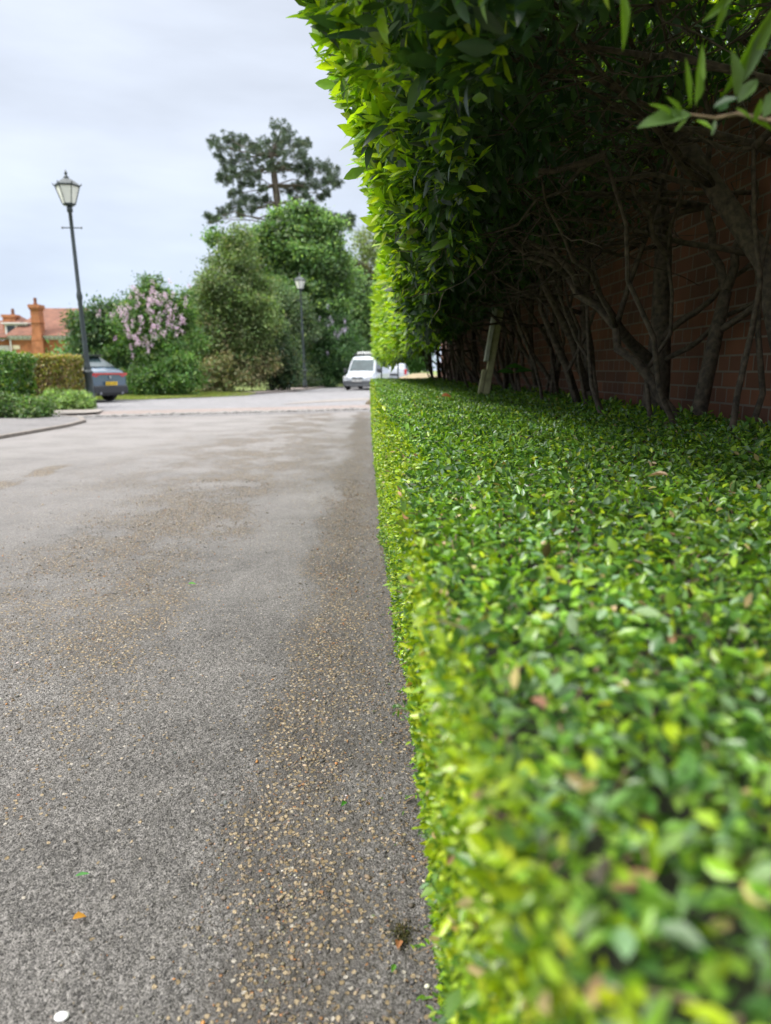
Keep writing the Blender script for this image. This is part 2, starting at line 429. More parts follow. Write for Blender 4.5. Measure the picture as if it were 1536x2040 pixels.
# granite sett strip runs from SA to SB; beyond it a pink apron then the junction road
SA, SB = Vector((-7.0, 16.9, 0)), Vector((1.4, 20.8, 0))
sdir = (SB - SA).normalized(); snor = Vector((-sdir.y, sdir.x, 0))
def quad(a, b_, w0, w1): return [tuple(a + snor * w0), tuple(b_ + snor * w0), tuple(b_ + snor * w1), tuple(a + snor * w1)]
sheet('road_junction', [(-40, 17), (-8, 17), (14, 20.4), (40, 24), (40, 60), (4.2, 60), (-2.6, 48), (-3.0, 44), (-3.9, 37.5), (-6.3, 30.5), (-8.6, 27.2), (-13, 26.5), (-40, 26)], -.006, M_ROAD2)
sheet('road_apron', quad(SA - sdir * 1.5, SB + sdir * .2, .42, 2.6), .004, M_ROADP)
sheet('road_strip', quad(SA, SB, -.8, -.12), .004, M_PAVE)
sheet('road_patch', [tuple(gnd(*p))[:2] for p in ((560, 806), (640, 801), (735, 797), (735, 793), (650, 797), (585, 802))], .004, M_CONC)
# setts: one strip paved with separate rough stones
mb = MB(); L_ = (SB - SA).length; s_ = 0
while s_ < L_:
    wd = random.uniform(.09, .14)
    for r in range(4):
        p = SA + sdir * (s_ + wd / 2 + (r % 2) * .05) + snor * (-.06 + r * .12)
        mb.box((p.x, p.y, .008 + random.uniform(-.006, .022)), (wd * .9, .105, .045), math.atan2(sdir.y, sdir.x) + random.uniform(-.08, .08), taper=.78)
    s_ += wd
mb.build('sett_paving', M_SETT, bevel=.006, kind='structure')
# pavement left with kerb
pv = K + [(-9.4, 18.1), (-10.6, 21.2), (-10.9, 21.3), (-14, 20), (-14, -4)]
sheet('pavement', pv, .05, M_PAVE)
mb = MB()
KP = [Vector((x, y, 0)) for x, y in K]
acc = []
for a, b_ in zip(KP[:-1], KP[1:]):
    n_ = max(1, round((b_ - a).length / .9))
    for i in range(n_): acc.append(a.lerp(b_, i / n_))
acc.append(KP[-1])
for a, b_ in zip(acc[:-1], acc[1:]):
    c = (a + b_) / 2; d = b_ - a
    mb.box((c.x - .05 * d.y / d.length * -1 * -1, c.y, .027), (d.length - .012, .11, .062), math.atan2(d.y, d.x))
mb.build('kerb', M_KERB, bevel=.01, kind='structure')
sheet('path', [tuple(gnd(*p, .054))[:2] for p in ((70, 826), (165, 823), (196, 821), (205, 816), (190, 815), (90, 818))], .056, M_CONC)
# grass verge beyond the junction and the pink footway with its kerb
VG = [(-13, 26.5), (-8.6, 27.2), (-6.6, 30.0), (-5.0, 36), (-5.5, 42), (-30, 42), (-30, 26)]
sheet('grass_verge', VG, .02, M_LAWN)
FW = [(-5.9, 31.2), (-3.9, 37.5), (-3.0, 44), (-2.6, 49), (-5, 49), (-5.2, 40), (-6.4, 33)]
sheet('footway', FW, .06, M_ROADP)
mb = MB()
for a, b_ in zip(FW[:3], FW[1:4]):
    a = Vector(a + (0,)); b_ = Vector(b_ + (0,)); n_ = round((b_ - a).length / .9)
    for i in range(n_):
        p = a.lerp(b_, i / n_); q = a.lerp(b_, (i + 1) / n_); c = (p + q) / 2; d = q - p
        mb.box((c.x, c.y, .04), (d.length - .015, .14, .1), math.atan2(d.y, d.x))
mb.build('kerb', M_KERB, bevel=.01, kind='structure')
sheet('soil_bed', [(.19, -4), (3.2, -4), (3.2, 18), (.4, 17.2), (.16, 12)], .006, M_SOIL)

# grass blades of the verge
def grass(name, poly_fn, n, h, cols, **k):
    L = Leaves(); P = poly_fn(n); n = len(P)
    T = rnd(n) * .35 + np.array([0, 0, 1.]); T[:, 2] = np.abs(T[:, 2])
    L.add(P, T, rnd(n), rng.uniform(.6, 1.3, n) * h, h * .16, pick(n, cols, [1] * len(cols)), T_LOW, .1, .25)
    return L.build(name, M_TREE, kind='stuff', **k)
def verge_pts(n):
    y = rng.uniform(26.6, 34, n); x = rng.uniform(-14, -5.2, n)
    ok = (x < -8.6 + (y - 27.2) * .95) & (y > 26.6 + (x + 13) * .13) & (x < -5.2)
    return np.stack([x, y, np.full(n, .02)], 1)[ok]
grass('grass', verge_pts, 42000, .09, [(.24, .32, .06), (.30, .34, .08), (.17, .25, .05), (.34, .32, .14)], label='short green grass growing along the verge beyond the junction', cat='grass')

# the near road surface as real relief
def blur(a, k):
    for ax in (0, 1):
        c = np.cumsum(np.concatenate([np.repeat(a.take([0], ax), k, ax), a, np.repeat(a.take([-1], ax), k, ax)], ax), ax)
        n = a.shape[ax]; a = (c.take(range(2 * k, 2 * k + n), ax) - c.take(range(0, n), ax)) / (2 * k)
    return a
def near_relief():
    xs = np.arange(-1.95, .15, .0035); ys = np.arange(.78, 3.4, .0035)
    nx, ny = len(xs), len(ys); X, Y = np.meshgrid(xs, ys)
    g = rng.normal(size=X.shape)
    h = .0018 * blur(g, 1) * 2 + .0028 * blur(rng.normal(size=X.shape), 2) * 4 + .002 * blur(rng.normal(size=X.shape), 5) * 10 * .6 + .0012 * blur(rng.normal(size=X.shape), 14) * 28 * .5
    ed = np.minimum.reduce([(X - xs[0]) / .1, (xs[-1] - X) / .03, (Y - ys[0]) / .1, (ys[-1] - Y) / .5]); ed = np.clip(ed, 0, 1)
    Z = .002 + np.clip(h * .55, -.0015, .006) * ed * np.clip(1.25 - (Y - .8) * .2, .5, 1)
    Z = np.where(ed < .02, .0008, Z)
    V = np.stack([X, Y, Z], 2).reshape(-1, 3)
    i = (np.arange(ny - 1)[:, None] * nx + np.arange(nx - 1)[None]).ravel()
    L = Leaves(); L.V = [V.astype(np.float32)]; L.C = [np.ones((len(V), 3), np.float32)]
    L.L = [np.stack([i, i + 1, i + nx + 1, i + nx], 1).ravel().astype(np.int32)]; L.S = [np.full(len(i), 4, np.int32)]
    L.build('road_surface', M_ROAD, kind='structure')
near_relief()

# loose pebbles bedded in the road surface
def pebbles():
    ico = bmesh.new(); bmesh.ops.create_icosphere(ico, subdivisions=1, radius=1)
    iv = np.array([v.co[:] for v in ico.verts]); jf = np.array([[v.index for v in f.verts] for f in ico.faces]); ico.free()
    n = 230000
    y = .75 + rng.random(n) ** 1.5 * 6.5
    x = rng.uniform(-3.4, .14, n)
    P2 = np.stack([x, y * .6, np.zeros(n)], 1)
    wob = lump(P2, 2.2, 1) * .09 + lump(P2, 7, 3) * .03
    xw = x + wob
    b1 = np.clip((xw + .42) / .16, 0, 1) * np.clip(1 - (xw + .12) / .16 * .6, .45, 1) * 1.25
    b2 = np.clip((xw + 2.4) / .8, 0, 1) * np.clip((-.75 - xw) / .3, 0, 1) * np.clip((y - 1.2) / 1.5, .12, 1) * .55
    b4 = np.clip(.05 + .25 * (lump(P2, 6, 5) > .35), 0, 1)
    dens = np.maximum(np.maximum(b1, b2), b4 * .5) * np.clip(.75 + lump(P2, 11, 9), .1, 1)
    k = rng.random(n) < dens * .8
    x, y = x[k], y[k]; n = len(x)
    sz = rng.lognormal(math.log(.0019), .45, n); sz = np.clip(sz, .0011, .0075)
    V = iv[None] * (1 + rng.normal(size=(n, len(iv), 1)) * .14)
    V = V * (sz[:, None] * np.stack([rng.uniform(.8, 1.5, n), rng.uniform(.7, 1.1, n), rng.uniform(.45, .8, n)], 1))[:, None, :]
    a = rng.uniform(0, 6.28, n); ca, sa = np.cos(a)[:, None], np.sin(a)[:, None]
    X = V[:, :, 0] * ca - V[:, :, 1] * sa + x[:, None]; Y = V[:, :, 0] * sa + V[:, :, 1] * ca + y[:, None]
    Z = V[:, :, 2] + (sz * .22)[:, None] + .0022
    W = np.stack([X, Y, Z], 2)
    col = pick(n, [(.19, .14, .08), (.25, .20, .125), (.12, .095, .07), (.36, .29, .20), (.30, .13, .04), (.085, .08, .073), (.36, .33, .29)], [4, 3, 6, 1, .8, 7, .35], .25)
    L = Leaves(); L.V = [W.reshape(-1, 3).astype(np.float32)]; L.C = [np.repeat(np.clip(col, 0, 1), len(iv), 0).astype(np.float32)]
    L.L = [((np.arange(n) * len(iv))[:, None, None] + jf[None]).ravel().astype(np.int32)]; L.S = [np.full(n * len(jf), 3, np.int32)]
    m, t, b = newmat('pebble'); a_ = N(t, 'ShaderNodeAttribute', attribute_name='col'); t.links.new(a_.outputs['Color'], b.inputs['Base Color']); b.inputs['Roughness'].default_value = .7
    L.build('gravel', m, kind='stuff', label='small tan and grey stones worked loose from the worn road surface', cat='gravel')
pebbles()

# ------------------------------------------------------------------ brick garden wall
wl = empty('brick_wall', (1.78, 0, 0), label='dark red brick garden wall behind the laurel trunks', cat='wall')
MB().box((.11, 7.4, 1.2), (.22, 20.8, 2.4)).build('wall_face', M_BRICK, wl)
MB().box((.11, 7.4, 2.435), (.28, 20.8, .07)).build('coping', M_BRICK, wl, bevel=.01)

# ------------------------------------------------------------------ the low clipped hedge
EY = np.array([-1, .0, .3, .5, .8, 1.2, 1.6, 1.95, 2.03, 2.9, 3.6, 5, 8, 12, 15.6, 16.6])
EX = np.array([.115, .112, .107, .098, .086, .083, .082, .090, .160, .125, .095, .085, .075, .07, .07, .12])   # x of the top edge
HY = np.array([-1, 1.4, 1.9, 2.6, 4, 8, 17]); HZ = np.array([.825, .825, .835, .855, .865, .88, .893])            # height of the top
BY = np.array([-1, 2.2, 3, 4.5, 8, 12, 16.6]); BX = np.array([.145, .14, .115, .10, .09, .08, .11])                # x of the foot
BACK = 1.58
def hx(y, z):
    t_ = np.clip(z / np.interp(y, HY, HZ), 0, 1)
    P = np.stack([y * 0, y, z], 1)
    return np.interp(y, BY, BX) * (1 - t_) + np.interp(y, EY, EX) * t_ + lump(P, 3.1, 2) * (.012 + .014 * (1 - t_)) + lump(P, 14, 5) * .008 * (1 - t_) + lump(P, 9, 4) * .006
def hz(x, y):
    P = np.stack([x, y, x * 0], 1)
    return np.interp(y, HY, HZ) + lump(P, 2.6, 6) * .009 + lump(P, 8, 3) * .006
def privet():
    root = empty('privet_hedge', (0.8, 8, 0), label='low flat-topped clipped green hedge running along the road edge', cat='hedge')
    inv = -np.array([.8, 8, 0])
    # added inner body, coloured as the shade in leaf gaps, four centimetres under the leaves
    ys = np.concatenate([np.linspace(-.95, 3, 60), np.linspace(3.1, 16.5, 80)]); rows = []
    for y in ys:
        ya = np.array([y]); h = float(hz(np.array([.5]), ya)[0]) - .06
        r = [(float(hx(ya, np.array([q * h]))[0]) + .05 + .02 * (q == 1), y, q * h) for q in (0, .25, .5, .75, .93)]
        r.append((float(hx(ya, np.array([h]))[0]) + .075, y, h))
        r += [(x, y, float(hz(np.array([x]), ya)[0]) - .06) for x in (.45, .8, 1.1, BACK - .06)] + [(BACK - .03, y, 0)]
        rows.append(r)
    m_ = len(rows[0]); V = np.array(rows).reshape(-1, 3) + inv
    fs = [(i * m_ + k, (i + 1) * m_ + k, (i + 1) * m_ + k + 1, i * m_ + k + 1) for i in range(len(rows) - 1) for k in range(m_ - 1)]
    fs += [tuple(range(m_)), tuple((len(rows) - 1) * m_ + k for k in range(m_))[::-1]]
    MB().add(V, fs).build('hedge_shade_core', M_CORE, root)
    pal = [(.160, .295, .034), (.088, .190, .034), (.210, .335, .022), (.046, .108, .026), (.31, .40, .018), (.38, .30, .13), (.21, .32, .17), (.055, .045, .02)]  # pale grey-green entry paints sky reflections into some leaves
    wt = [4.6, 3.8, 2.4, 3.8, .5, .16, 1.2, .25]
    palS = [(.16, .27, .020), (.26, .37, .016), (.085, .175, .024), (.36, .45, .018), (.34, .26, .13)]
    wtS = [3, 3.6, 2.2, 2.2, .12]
    L = Leaves(); TW = MB()
    def top(y0, y1, dens, ln, tmpl, jz):
        n = int((y1 - y0) * 1.45 * dens)
        y = rng.uniform(y0, y1, n); ex = np.interp(y, EY, EX)
        x = ex + (BACK - ex) * rng.random(n)
        z = hz(x, y) - np.abs(rng.normal(size=n)) * jz * 1.7 + jz * .75
        z -= np.clip(.03 - (x - ex), 0, .03) * .2; x = np.maximum(x, ex + .006)
        z += .022 * np.clip((x - 1.22) / .25, 0, 1) * rng.random(n)
        P = np.stack([x, y, z], 1)
        T = rnd(n) * .8; T[:, 2] = T[:, 2] * .55 + .22
        Nn = rnd(n) * .68 + np.array([-.05, -.05, 1.])
        l = rng.lognormal(math.log(ln), .22, n) * (1 + .35 * np.clip((x - 1.2) / .25, 0, 1))
        col = pick(n, pal, wt)
        col *= (1 + .22 * lump(P, 4, 8))[:, None]
        L.add(P + inv, T, Nn, l, l * rng.uniform(.42, .58, n), col, tmpl, .22, rng.uniform(-.05, .22, n))
    top(-.6, .9, 16500, .0178, T_FINE, .016)
    top(.9, 2.4, 16500, .0178, T_FINE, .015)
    top(2.4, 5, 14500, .018, T_MID, .014)
    top(5, 9, 9500, .021, T_LOW, .012)
    top(9, 16.6, 4200, .030, T_LOW, .012)
    def side(y0, y1, dens, ln, tmpl):
        n = int((y1 - y0) * .88 * dens)
        y = rng.uniform(y0, y1, n); z = rng.random(n) * (np.interp(y, HY, HZ) + .005)
        depth = np.abs(rng.normal(size=n)) * .014
        x = hx(y, z) + depth - .012
        P = np.stack([x, y, z], 1)
        T = rnd(n) * .75 + np.array([-.45, -.1, .25]); Nn = rnd(n) * .6 + np.array([-.75, -.15, .55])
        l = rng.lognormal(math.log(ln), .24, n)
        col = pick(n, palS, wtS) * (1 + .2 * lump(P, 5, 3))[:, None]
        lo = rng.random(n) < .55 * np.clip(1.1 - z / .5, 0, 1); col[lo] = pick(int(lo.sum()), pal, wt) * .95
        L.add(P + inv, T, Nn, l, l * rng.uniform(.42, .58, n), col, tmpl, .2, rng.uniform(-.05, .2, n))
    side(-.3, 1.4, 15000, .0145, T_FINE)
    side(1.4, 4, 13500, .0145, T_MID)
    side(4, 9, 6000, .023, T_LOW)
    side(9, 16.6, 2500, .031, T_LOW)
    # leaves round the far end
    n = 9000; z = rng.random(n) * .9; x = rng.uniform(.1, BACK, n)
    L.add(np.stack([x, 16.6 + rnd(n, 1)[:, 0] * .02, z], 1) + inv, rnd(n) + np.array([0, .5, .2]), rnd(n) + np.array([0, 1., .4]), .032, .016, pick(n, palS, wtS), T_LOW)
    # sprigs standing out of the clipped faces
    def sprig(p, d, ln, nl, lsz, tan=False):
        p = Vector(p); d = Vector(d).normalized()
        q = [p + d * ln * k / 4 + Vector((0, 0, -.12 * ln * (k / 4) ** 2)) for k in range(5)]
        TW.tube([tuple(v + Vector(inv)) for v in q], [.0016, .0015, .0013, .0011, .0008], 5)
        if nl:
            tt = np.linspace(.25, 1, nl); P = np.array([tuple(p + d * ln * t_) for t_ in tt]); dd = np.array(tuple(d))
            T = rnd(nl) * .7 + dd; L.add(P + inv, T, rnd(nl) * .4 + np.array([0, 0, 1.]), lsz * rng.uniform(.8, 1.2, nl), lsz * .45, pick(nl, pal, wt) * 1.1, T_FINE, .2, .1)
    for i in range(150):
        y = rng.uniform(.75, 5.5); z = rng.uniform(.02, .8) if i % 3 else rng.uniform(.02, .2)
        x = float(hx(np.array([y]), np.array([z]))[0])
        sprig((x + .02, y, z), (-1, rng.normal() * .6, rng.normal() * .35 + .1), rng.uniform(.03, .085), 9 if rng.random() < .75 else 0, .016)
    for i in range(900):
        y = rng.uniform(.0, 5.5); x = rng.uniform(.12, BACK); z = float(hz(np.array([x]), np.array([y]))[0])
        back = x > 1.2
        a = rng.uniform(0, 6.28); el = rng.uniform(-.05, .25) + .5 * back
        sprig((x, y, z - .008), (math.cos(a), math.sin(a), el), rng.uniform(.03, .06) + .03 * back, rng.integers(0, 7), .02 + .01 * back)
    for i in range(2600):     # short cut stubs
        if i % 3:
            y = rng.uniform(.15, 4.5) if i % 2 else rng.uniform(.15, 2); x = rng.uniform(.1, BACK); z = float(hz(np.array([x]), np.array([y]))[0]); p = (x, y, z - .022)
            d = (rng.normal() * .7, rng.normal() * .7, 1)
        else:
            y = rng.uniform(.3, 4.5); z = rng.uniform(.05, .84); x = float(hx(np.array([y]), np.array([z]))[0]); p = (x + .02, y, z); d = (-1, rng.normal() * .6, rng.normal() * .6)
        p = Vector(p) + Vector(inv); e_ = p + Vector(d).normalized() * rng.uniform(.018, .04)
        r_ = rng.uniform(.0007, .0014); TW.tube([tuple(p), tuple(e_)], [r_, r_ * .9], 4)
    for i in range(150):      # tall shoots that lean out along the shaded back edge
        y = rng.uniform(1.6, 8); x = rng.uniform(1.34, BACK); z = float(hz(np.array([x]), np.array([y]))[0])
        sprig((x, y, z - .02), (rng.normal() * .4, rng.normal() * .4, 1), rng.uniform(.04, .09), 8, .032)
    L.build('foliage', M_PRIVET, root); TW.build('twigs', M_TWIG, root, kind='stuff')
    # dry and yellowed leaves caught in it
    D = Leaves(); n = 130
    y = rng.uniform(0.05, 6, n) ** 1.0; x = rng.uniform(.1, BACK, n)
    P = np.stack([x, y, hz(x, y) + .004], 1)
    D.add(P + inv, rnd(n) * np.array([1, 1, .3]), rnd(n) * .5 + np.array([0, 0, 1.]), rng.uniform(.014, .03, n), rng.uniform(.006, .013, n), pick(n, [(.34, .20, .11), (.42, .30, .17), (.38, .36, .07), (.22, .12, .07)], [3, 3, 1, 2]), T_FINE, .5, .25)
    n = 240; y = rng.uniform(.2, 5, n); z = rng.uniform(.1, .85, n)
    P = np.stack([hx(y, z) - .008, y, z], 1)
    D.add(P + inv, rnd(n), rnd(n) * .5 + np.array([-1, 0, .3]), .016, .008, pick(n, [(.36, .22, .12), (.42, .32, .18), (.25, .13, .08)], [3, 3, 2]), T_FINE, .5, .25)
    D.build('withered_leaves', M_DRY, root)
privet()

# ------------------------------------------------------------------ laurel trees trained along the wall
FY = np.array([-2, .2, .8, 1.2, 1.6, 2.0, 2.6, 3.3, 4.2, 5.1, 5.9, 7, 9, 12, 15.5, 16.8])
FX = np.array([.4, .45, .34, -.03, -.115, -.065, .01, .05, .105, .16, .27, .29, .26, .20, .14, .18])
LB = [(-2, 1.72), (1.2, 1.66), (2, 1.66), (3, 1.64), (4, 1.50), (5.5, 1.38), (8, 1.30), (16.8, 1.22)]
TOPH = [(-2, 2.9), (6, 2.9), (7, 2.8), (14, 2.85), (16.8, 2.6)]
def lean(y, h): return np.clip(.36 * (1.83 - h), -.12, .2) * np.clip((4.6 - y) / 1.6, 0, 1)
def ip(tb, y): return np.interp(y, [a for a, _ in tb], [b_ for _, b_ in tb])
LTY = [1.05, 1.85, 2.62, 3.28, 3.85, 4.75, 5.6, 6.5, 7.5, 8.6, 9.8, 11.1, 12.4, 13.7, 15.0, 16.2]
def wander(p, q, k, amp, sag=0):
    p, q = Vector(p), Vector(q); L = (q - p).length; out = []
    for i in range(k + 1):
        t_ = i / k; e = math.sin(math.pi * t_)
        out.append(p.lerp(q, t_) + Vector((random.gauss(0, amp), random.gauss(0, amp), random.gauss(0, amp * .7) - sag * e)) * L * (e ** .5 if 0 < i < k else 0))
    return out
looks = ['slim straight trunk', 'leaning trunk', 'forked trunk', 'thick dark trunk', 'twin-stemmed trunk', 'crooked trunk']
def laurel(i, ty):
    near = ty < 4.5
    y0 = (LTY[i - 1] + ty) / 2 if i else .72
    y1 = (LTY[i + 1] + ty) / 2 if i < len(LTY) - 1 else 16.85
    root = empty('laurel_tree', (1.5, ty, 0))
    inv = -np.array([1.5, ty, 0.])
    fxm = float(np.interp(ty, FY, FX)); top_h = float(ip(TOPH, ty)); low = float(ip(LB, ty))
    T_ = MB(); B_ = MB()
    def loc(ps): return [tuple(Vector(p) + Vector(inv)) for p in ps]
    def clamp(ps):
        for v in ps: v.x = max(v.x, float(np.interp(v.y, FY, FX)) + .06)
        return ps
    def limb(p, q, r0, r1, k=7, amp=.022, sag=0, n=7):
        ps = clamp(wander(p, q, k, amp, sag))
        B_.tube(loc(ps), [r0 + (r1 - r0) * j / k for j in range(k + 1)], n)
        return ps
    bx_ = 1.5 + random.uniform(-.06, .08)
    rad = [.040, .050, .062][i % 3]
    # hand placed trunks where the photograph shows them large
    if abs(ty - 2.62) < .01:
        ps = [(1.66, 2.75, 0), (1.64, 2.73, .8), (1.58, 2.72, 1.15), (1.50, 2.78, 1.5), (1.36, 2.95, 1.8), (1.15, 3.0, 2.1)]
        T_.tube(loc(ps), [.062, .054, .048, .044, .038, .028], 12); forks = [ps[4], ps[3], ps[5]]
        limb((1.6, 2.72, 1.35), (1.72, 2.5, 1.9), .03, .02)
    elif abs(ty - 3.28) < .01:
        ps = [(1.52, 3.28, 0), (1.53, 3.29, .9), (1.60, 3.33, 1.28), (1.64, 3.36, 1.45)]
        T_.tube(loc(ps), [.046, .036, .031, .026], 10)
        a_ = limb(ps[3], (1.58, 3.5, 1.85), .022, .014); b2 = limb(ps[3], (1.74, 3.36, 1.88), .022, .014)
        limb((1.60, 3.33, 1.27), (1.78, 3.0, 1.5), .018, .012)
        c2 = limb((1.50, 3.30, .8), (.98, 3.62, 1.55), .028, .016, 9, .02)
        forks = [a_[-1], b2[-1], c2[-1], c2[6]]
    elif abs(ty - 3.85) < .01:
        ps = [(1.56, 3.85, 0), (1.55, 3.86, .6), (1.555, 3.86, 1.05), (1.56, 3.88, 1.35), (1.55, 3.9, 1.75), (1.5, 3.9, 2.1)]
        T_.tube(loc(ps), [.095, .078, .066, .052, .042, .035], 12)
        a_ = limb((1.54, 3.86, 1.12), (.9, 3.5, 1.62), .034, .016, 8); b2 = limb((1.56, 3.86, 1.25), (1.75, 3.3, 1.6), .02, .01)
        limb((1.56, 3.86, 1.12), (1.74, 3.2, 1.42), .016, .01)
        forks = [a_[-1], ps[4], ps[5], b2[-1]]
    else:
        r_ = rad * .72; hb = 1.95
        if ty < 2.3: hb = 2.3
        ps = wander((bx_, ty, 0), (bx_ - .12, ty + random.uniform(-.1, .1), hb), 8, .012)
        T_.tube(loc(ps), [r_ * (1.3 - .9 * j / 8) for j in range(9)], 10)
        forks = [ps[-1], ps[6], ps[7]]
        for _ in range(4 if ty > 2.3 else 2):      # steep stems that leave the trunk low down and fan upwards
            z0_ = random.choice((2, 3, 4)) if ty > 2.3 else 6
            q = wander(ps[z0_], (bx_ - random.uniform(.05, .75), ty + random.uniform(-.5, .5), random.uniform(1.6, 2.1) if ty > 2.3 else 2.2), 7, .02)
            T_.tube(loc(q), [r_ * random.uniform(.5, .7) * (1.05 - .65 * j / 7) for j in range(8)], 7); forks += [q[-1], q[5]]
    # limbs fan out to the leafy front and to the top
        # extra thin stems from the ground between the trunks
    if 2.3 < ty < 9:
        for _ in range(2):
            q = wander((1.5 + random.uniform(-.15, .2), ty + random.uniform(-.35, .35), 0), (1.45 - random.uniform(-.1, .7), ty + random.uniform(-.6, .6), random.uniform(1.6, 2.0)), 9, .018)
            B_.tube(loc(q), [.017 * (1.1 - .7 * j / 9) for j in range(10)], 6); forks.append(q[-1])
    for k in range(13 if ty < 6 else 7):
        f = forks[k % len(forks)]
        tgt = (random.uniform(fxm + .06, fxm + .9), ty + random.uniform(-.8, .8), random.uniform(low + .02, low + .9))
        if k % 4 == 3: tgt = (random.uniform(.7, 1.9), ty + random.uniform(-.5, .5), random.uniform(2.2, top_h - .1))
        if ty < 2.9 and tgt[2] < 1.95: tgt = (tgt[0], tgt[1], tgt[2] + .25)
        if ty < 2.9 and f[2] < 1.55: f = forks[0]
        ps = limb(f, tgt, random.uniform(.008, .016), .003, 8, .026, random.uniform(-.04, .06), 6)
        for j in range(9 if ty < 5 else 3):      # twigs
            s0 = random.choice(ps[2:]); d = Vector((random.gauss(-.5, .6), random.gauss(0, .8), random.gauss(.05, .35))).normalized()
            ln = random.uniform(.18, .6)
            q = clamp(wander(s0, Vector(s0) + d * ln, 5, .05))
            B_.tube(loc(q), [.0042 - .0028 * m_ / 5 for m_ in range(6)], 4)
            if near:
                for _ in range(2):
                    s1 = random.choice(q[1:]); d2 = (d + Vector((random.gauss(0, .7), random.gauss(0, .7), random.gauss(0, .5)))).normalized()
                    B_.tube(loc(clamp(wander(s1, Vector(s1) + d2 * random.uniform(.08, .22), 3, .06))), [.0022, .0019, .0015, .001], 4)
    T_.build('trunk', M_BARKL, root, smooth=True); B_.build('branches', M_BARKL, root, smooth=True)
    # crown
    L = Leaves(); wdt = y1 - y0
    tm = T_FINE if ty < 5 else (T_MID if ty < 8 else T_LOW)
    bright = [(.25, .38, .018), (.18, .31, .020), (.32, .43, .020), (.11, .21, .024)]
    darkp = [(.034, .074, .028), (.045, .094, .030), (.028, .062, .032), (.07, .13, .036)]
    ls = .056 if ty < 2.2 else (.066 if ty < 4.5 else (.076 if ty < 7 else .10))
    # front face, in drooping clusters at shoot tips
    ncl = int(wdt * (top_h - low) * (300 if ty < 6 else 130))
    cy = rng.uniform(y0, y1, ncl); cz = low + (top_h - low) * rng.random(ncl) ** (1.25)
    dep = np.abs(rng.normal(size=ncl)) * .085
    Pq = np.stack([cy * 0, cy, cz], 1)
    cx = np.interp(cy, FY, FX) + dep + lump(Pq, 2.4, 1) * .03 + lump(Pq, 6, 4) * .02
    cx += .20 * np.clip((low + .22 - cz) / .22, 0, 1) ** 1.5            # the lower corner is rounded
    cx = cx + lean(cy, cz)
    if ty > 13: cx += .12 * np.clip((cz - (top_h - .3)) / .3, 0, 1) ** 2
    m_ = 9
    C = np.repeat(np.stack([cx, cy, cz], 1), m_, 0); dp = np.repeat(dep, m_); n = len(C)
    D = np.repeat(norm(rnd(ncl) * .5 + np.array([-.8, -.2, .3])), m_, 0)
    T = norm(D * .75 + rnd(n) * .6 + np.array([-.22, -.08, -.02])); Nn = rnd(n) * .45 + np.array([-.75, -.3, .6])
    l = ls * rng.lognormal(0, .22, n)
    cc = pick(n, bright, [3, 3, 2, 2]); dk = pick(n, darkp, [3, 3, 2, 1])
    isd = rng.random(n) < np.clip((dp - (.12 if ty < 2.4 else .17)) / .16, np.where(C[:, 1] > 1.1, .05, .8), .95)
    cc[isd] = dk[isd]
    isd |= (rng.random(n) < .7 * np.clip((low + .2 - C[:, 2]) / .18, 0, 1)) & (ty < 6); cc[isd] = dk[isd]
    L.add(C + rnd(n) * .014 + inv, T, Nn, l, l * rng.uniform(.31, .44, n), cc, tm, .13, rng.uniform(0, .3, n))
    # leaves on the underside and inside, thinning out towards the wall
    n = int(wdt * (4200 if ty < 6 else 2200))
    y = rng.uniform(y0, y1, n); e = rng.exponential(.36 if ty > 4.2 else .55, n); x = np.interp(y, FY, FX) + .17 + e
    z = ip(LB, y) + .02 + np.abs(rng.normal(size=n)) * .42 + .42 * e + .10 * (y < 2.4) * (x > .3)
    x = x + lean(y, z)
    ok = (x < 1.75) & (z < top_h)
    x, y, z = x[ok], y[ok], z[ok]; n = len(x)
    T = rnd(n) * .6 + np.array([-.15, -.1, -.75]); Nn = rnd(n) * .5 + np.array([-.7, -.5, .35])
    l = ls * rng.lognormal(0, .2, n)
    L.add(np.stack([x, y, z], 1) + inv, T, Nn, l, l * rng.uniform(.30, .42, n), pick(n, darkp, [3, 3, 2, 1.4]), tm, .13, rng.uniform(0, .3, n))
    # the closed top
    n = int(wdt * 5600)
    y = rng.uniform(y0, y1, n); x = np.interp(y, FY, FX) + .02 + rng.random(n) * (2.45 - np.interp(y, FY, FX))
    z = ip(TOPH, y) - np.abs(rng.normal(size=n)) * .18 - .12 * np.clip((x - 2.1) / .3, 0, 1)
    if ty > 13: z -= .25 * np.clip((.35 - x) / .2, 0, 1) ** 2
    l = ls * 1.25 * rng.lognormal(0, .2, n)
    L.add(np.stack([x, y, z], 1) + inv, rnd(n) * np.array([1, 1, .5]), rnd(n) * .5 + np.array([0, 0, 1.]), l, l * .42, pick(n, bright + darkp, [1, 2, 1, 2, 1, 1, 1, 1]), T_LOW, .2, .1)
    # leaves over the wall at the back
    n = int(wdt * 2600)
    y = rng.uniform(y0, y1, n); z = rng.uniform(2.3, top_h, n); x = 2.2 + rnd(n, 1)[:, 0] * .12
    L.add(np.stack([x, y, z], 1) + inv, rnd(n), rnd(n) * .6 + np.array([1., 0, .4]), .11, .045, pick(n, darkp + bright, [2, 2, 2, 2, 1, 1, 1, 1]), T_LOW)
    L.build('crown', M_LAUREL, root)
    return root
lroots = [laurel(i, ty) for i, ty in enumerate(LTY)]
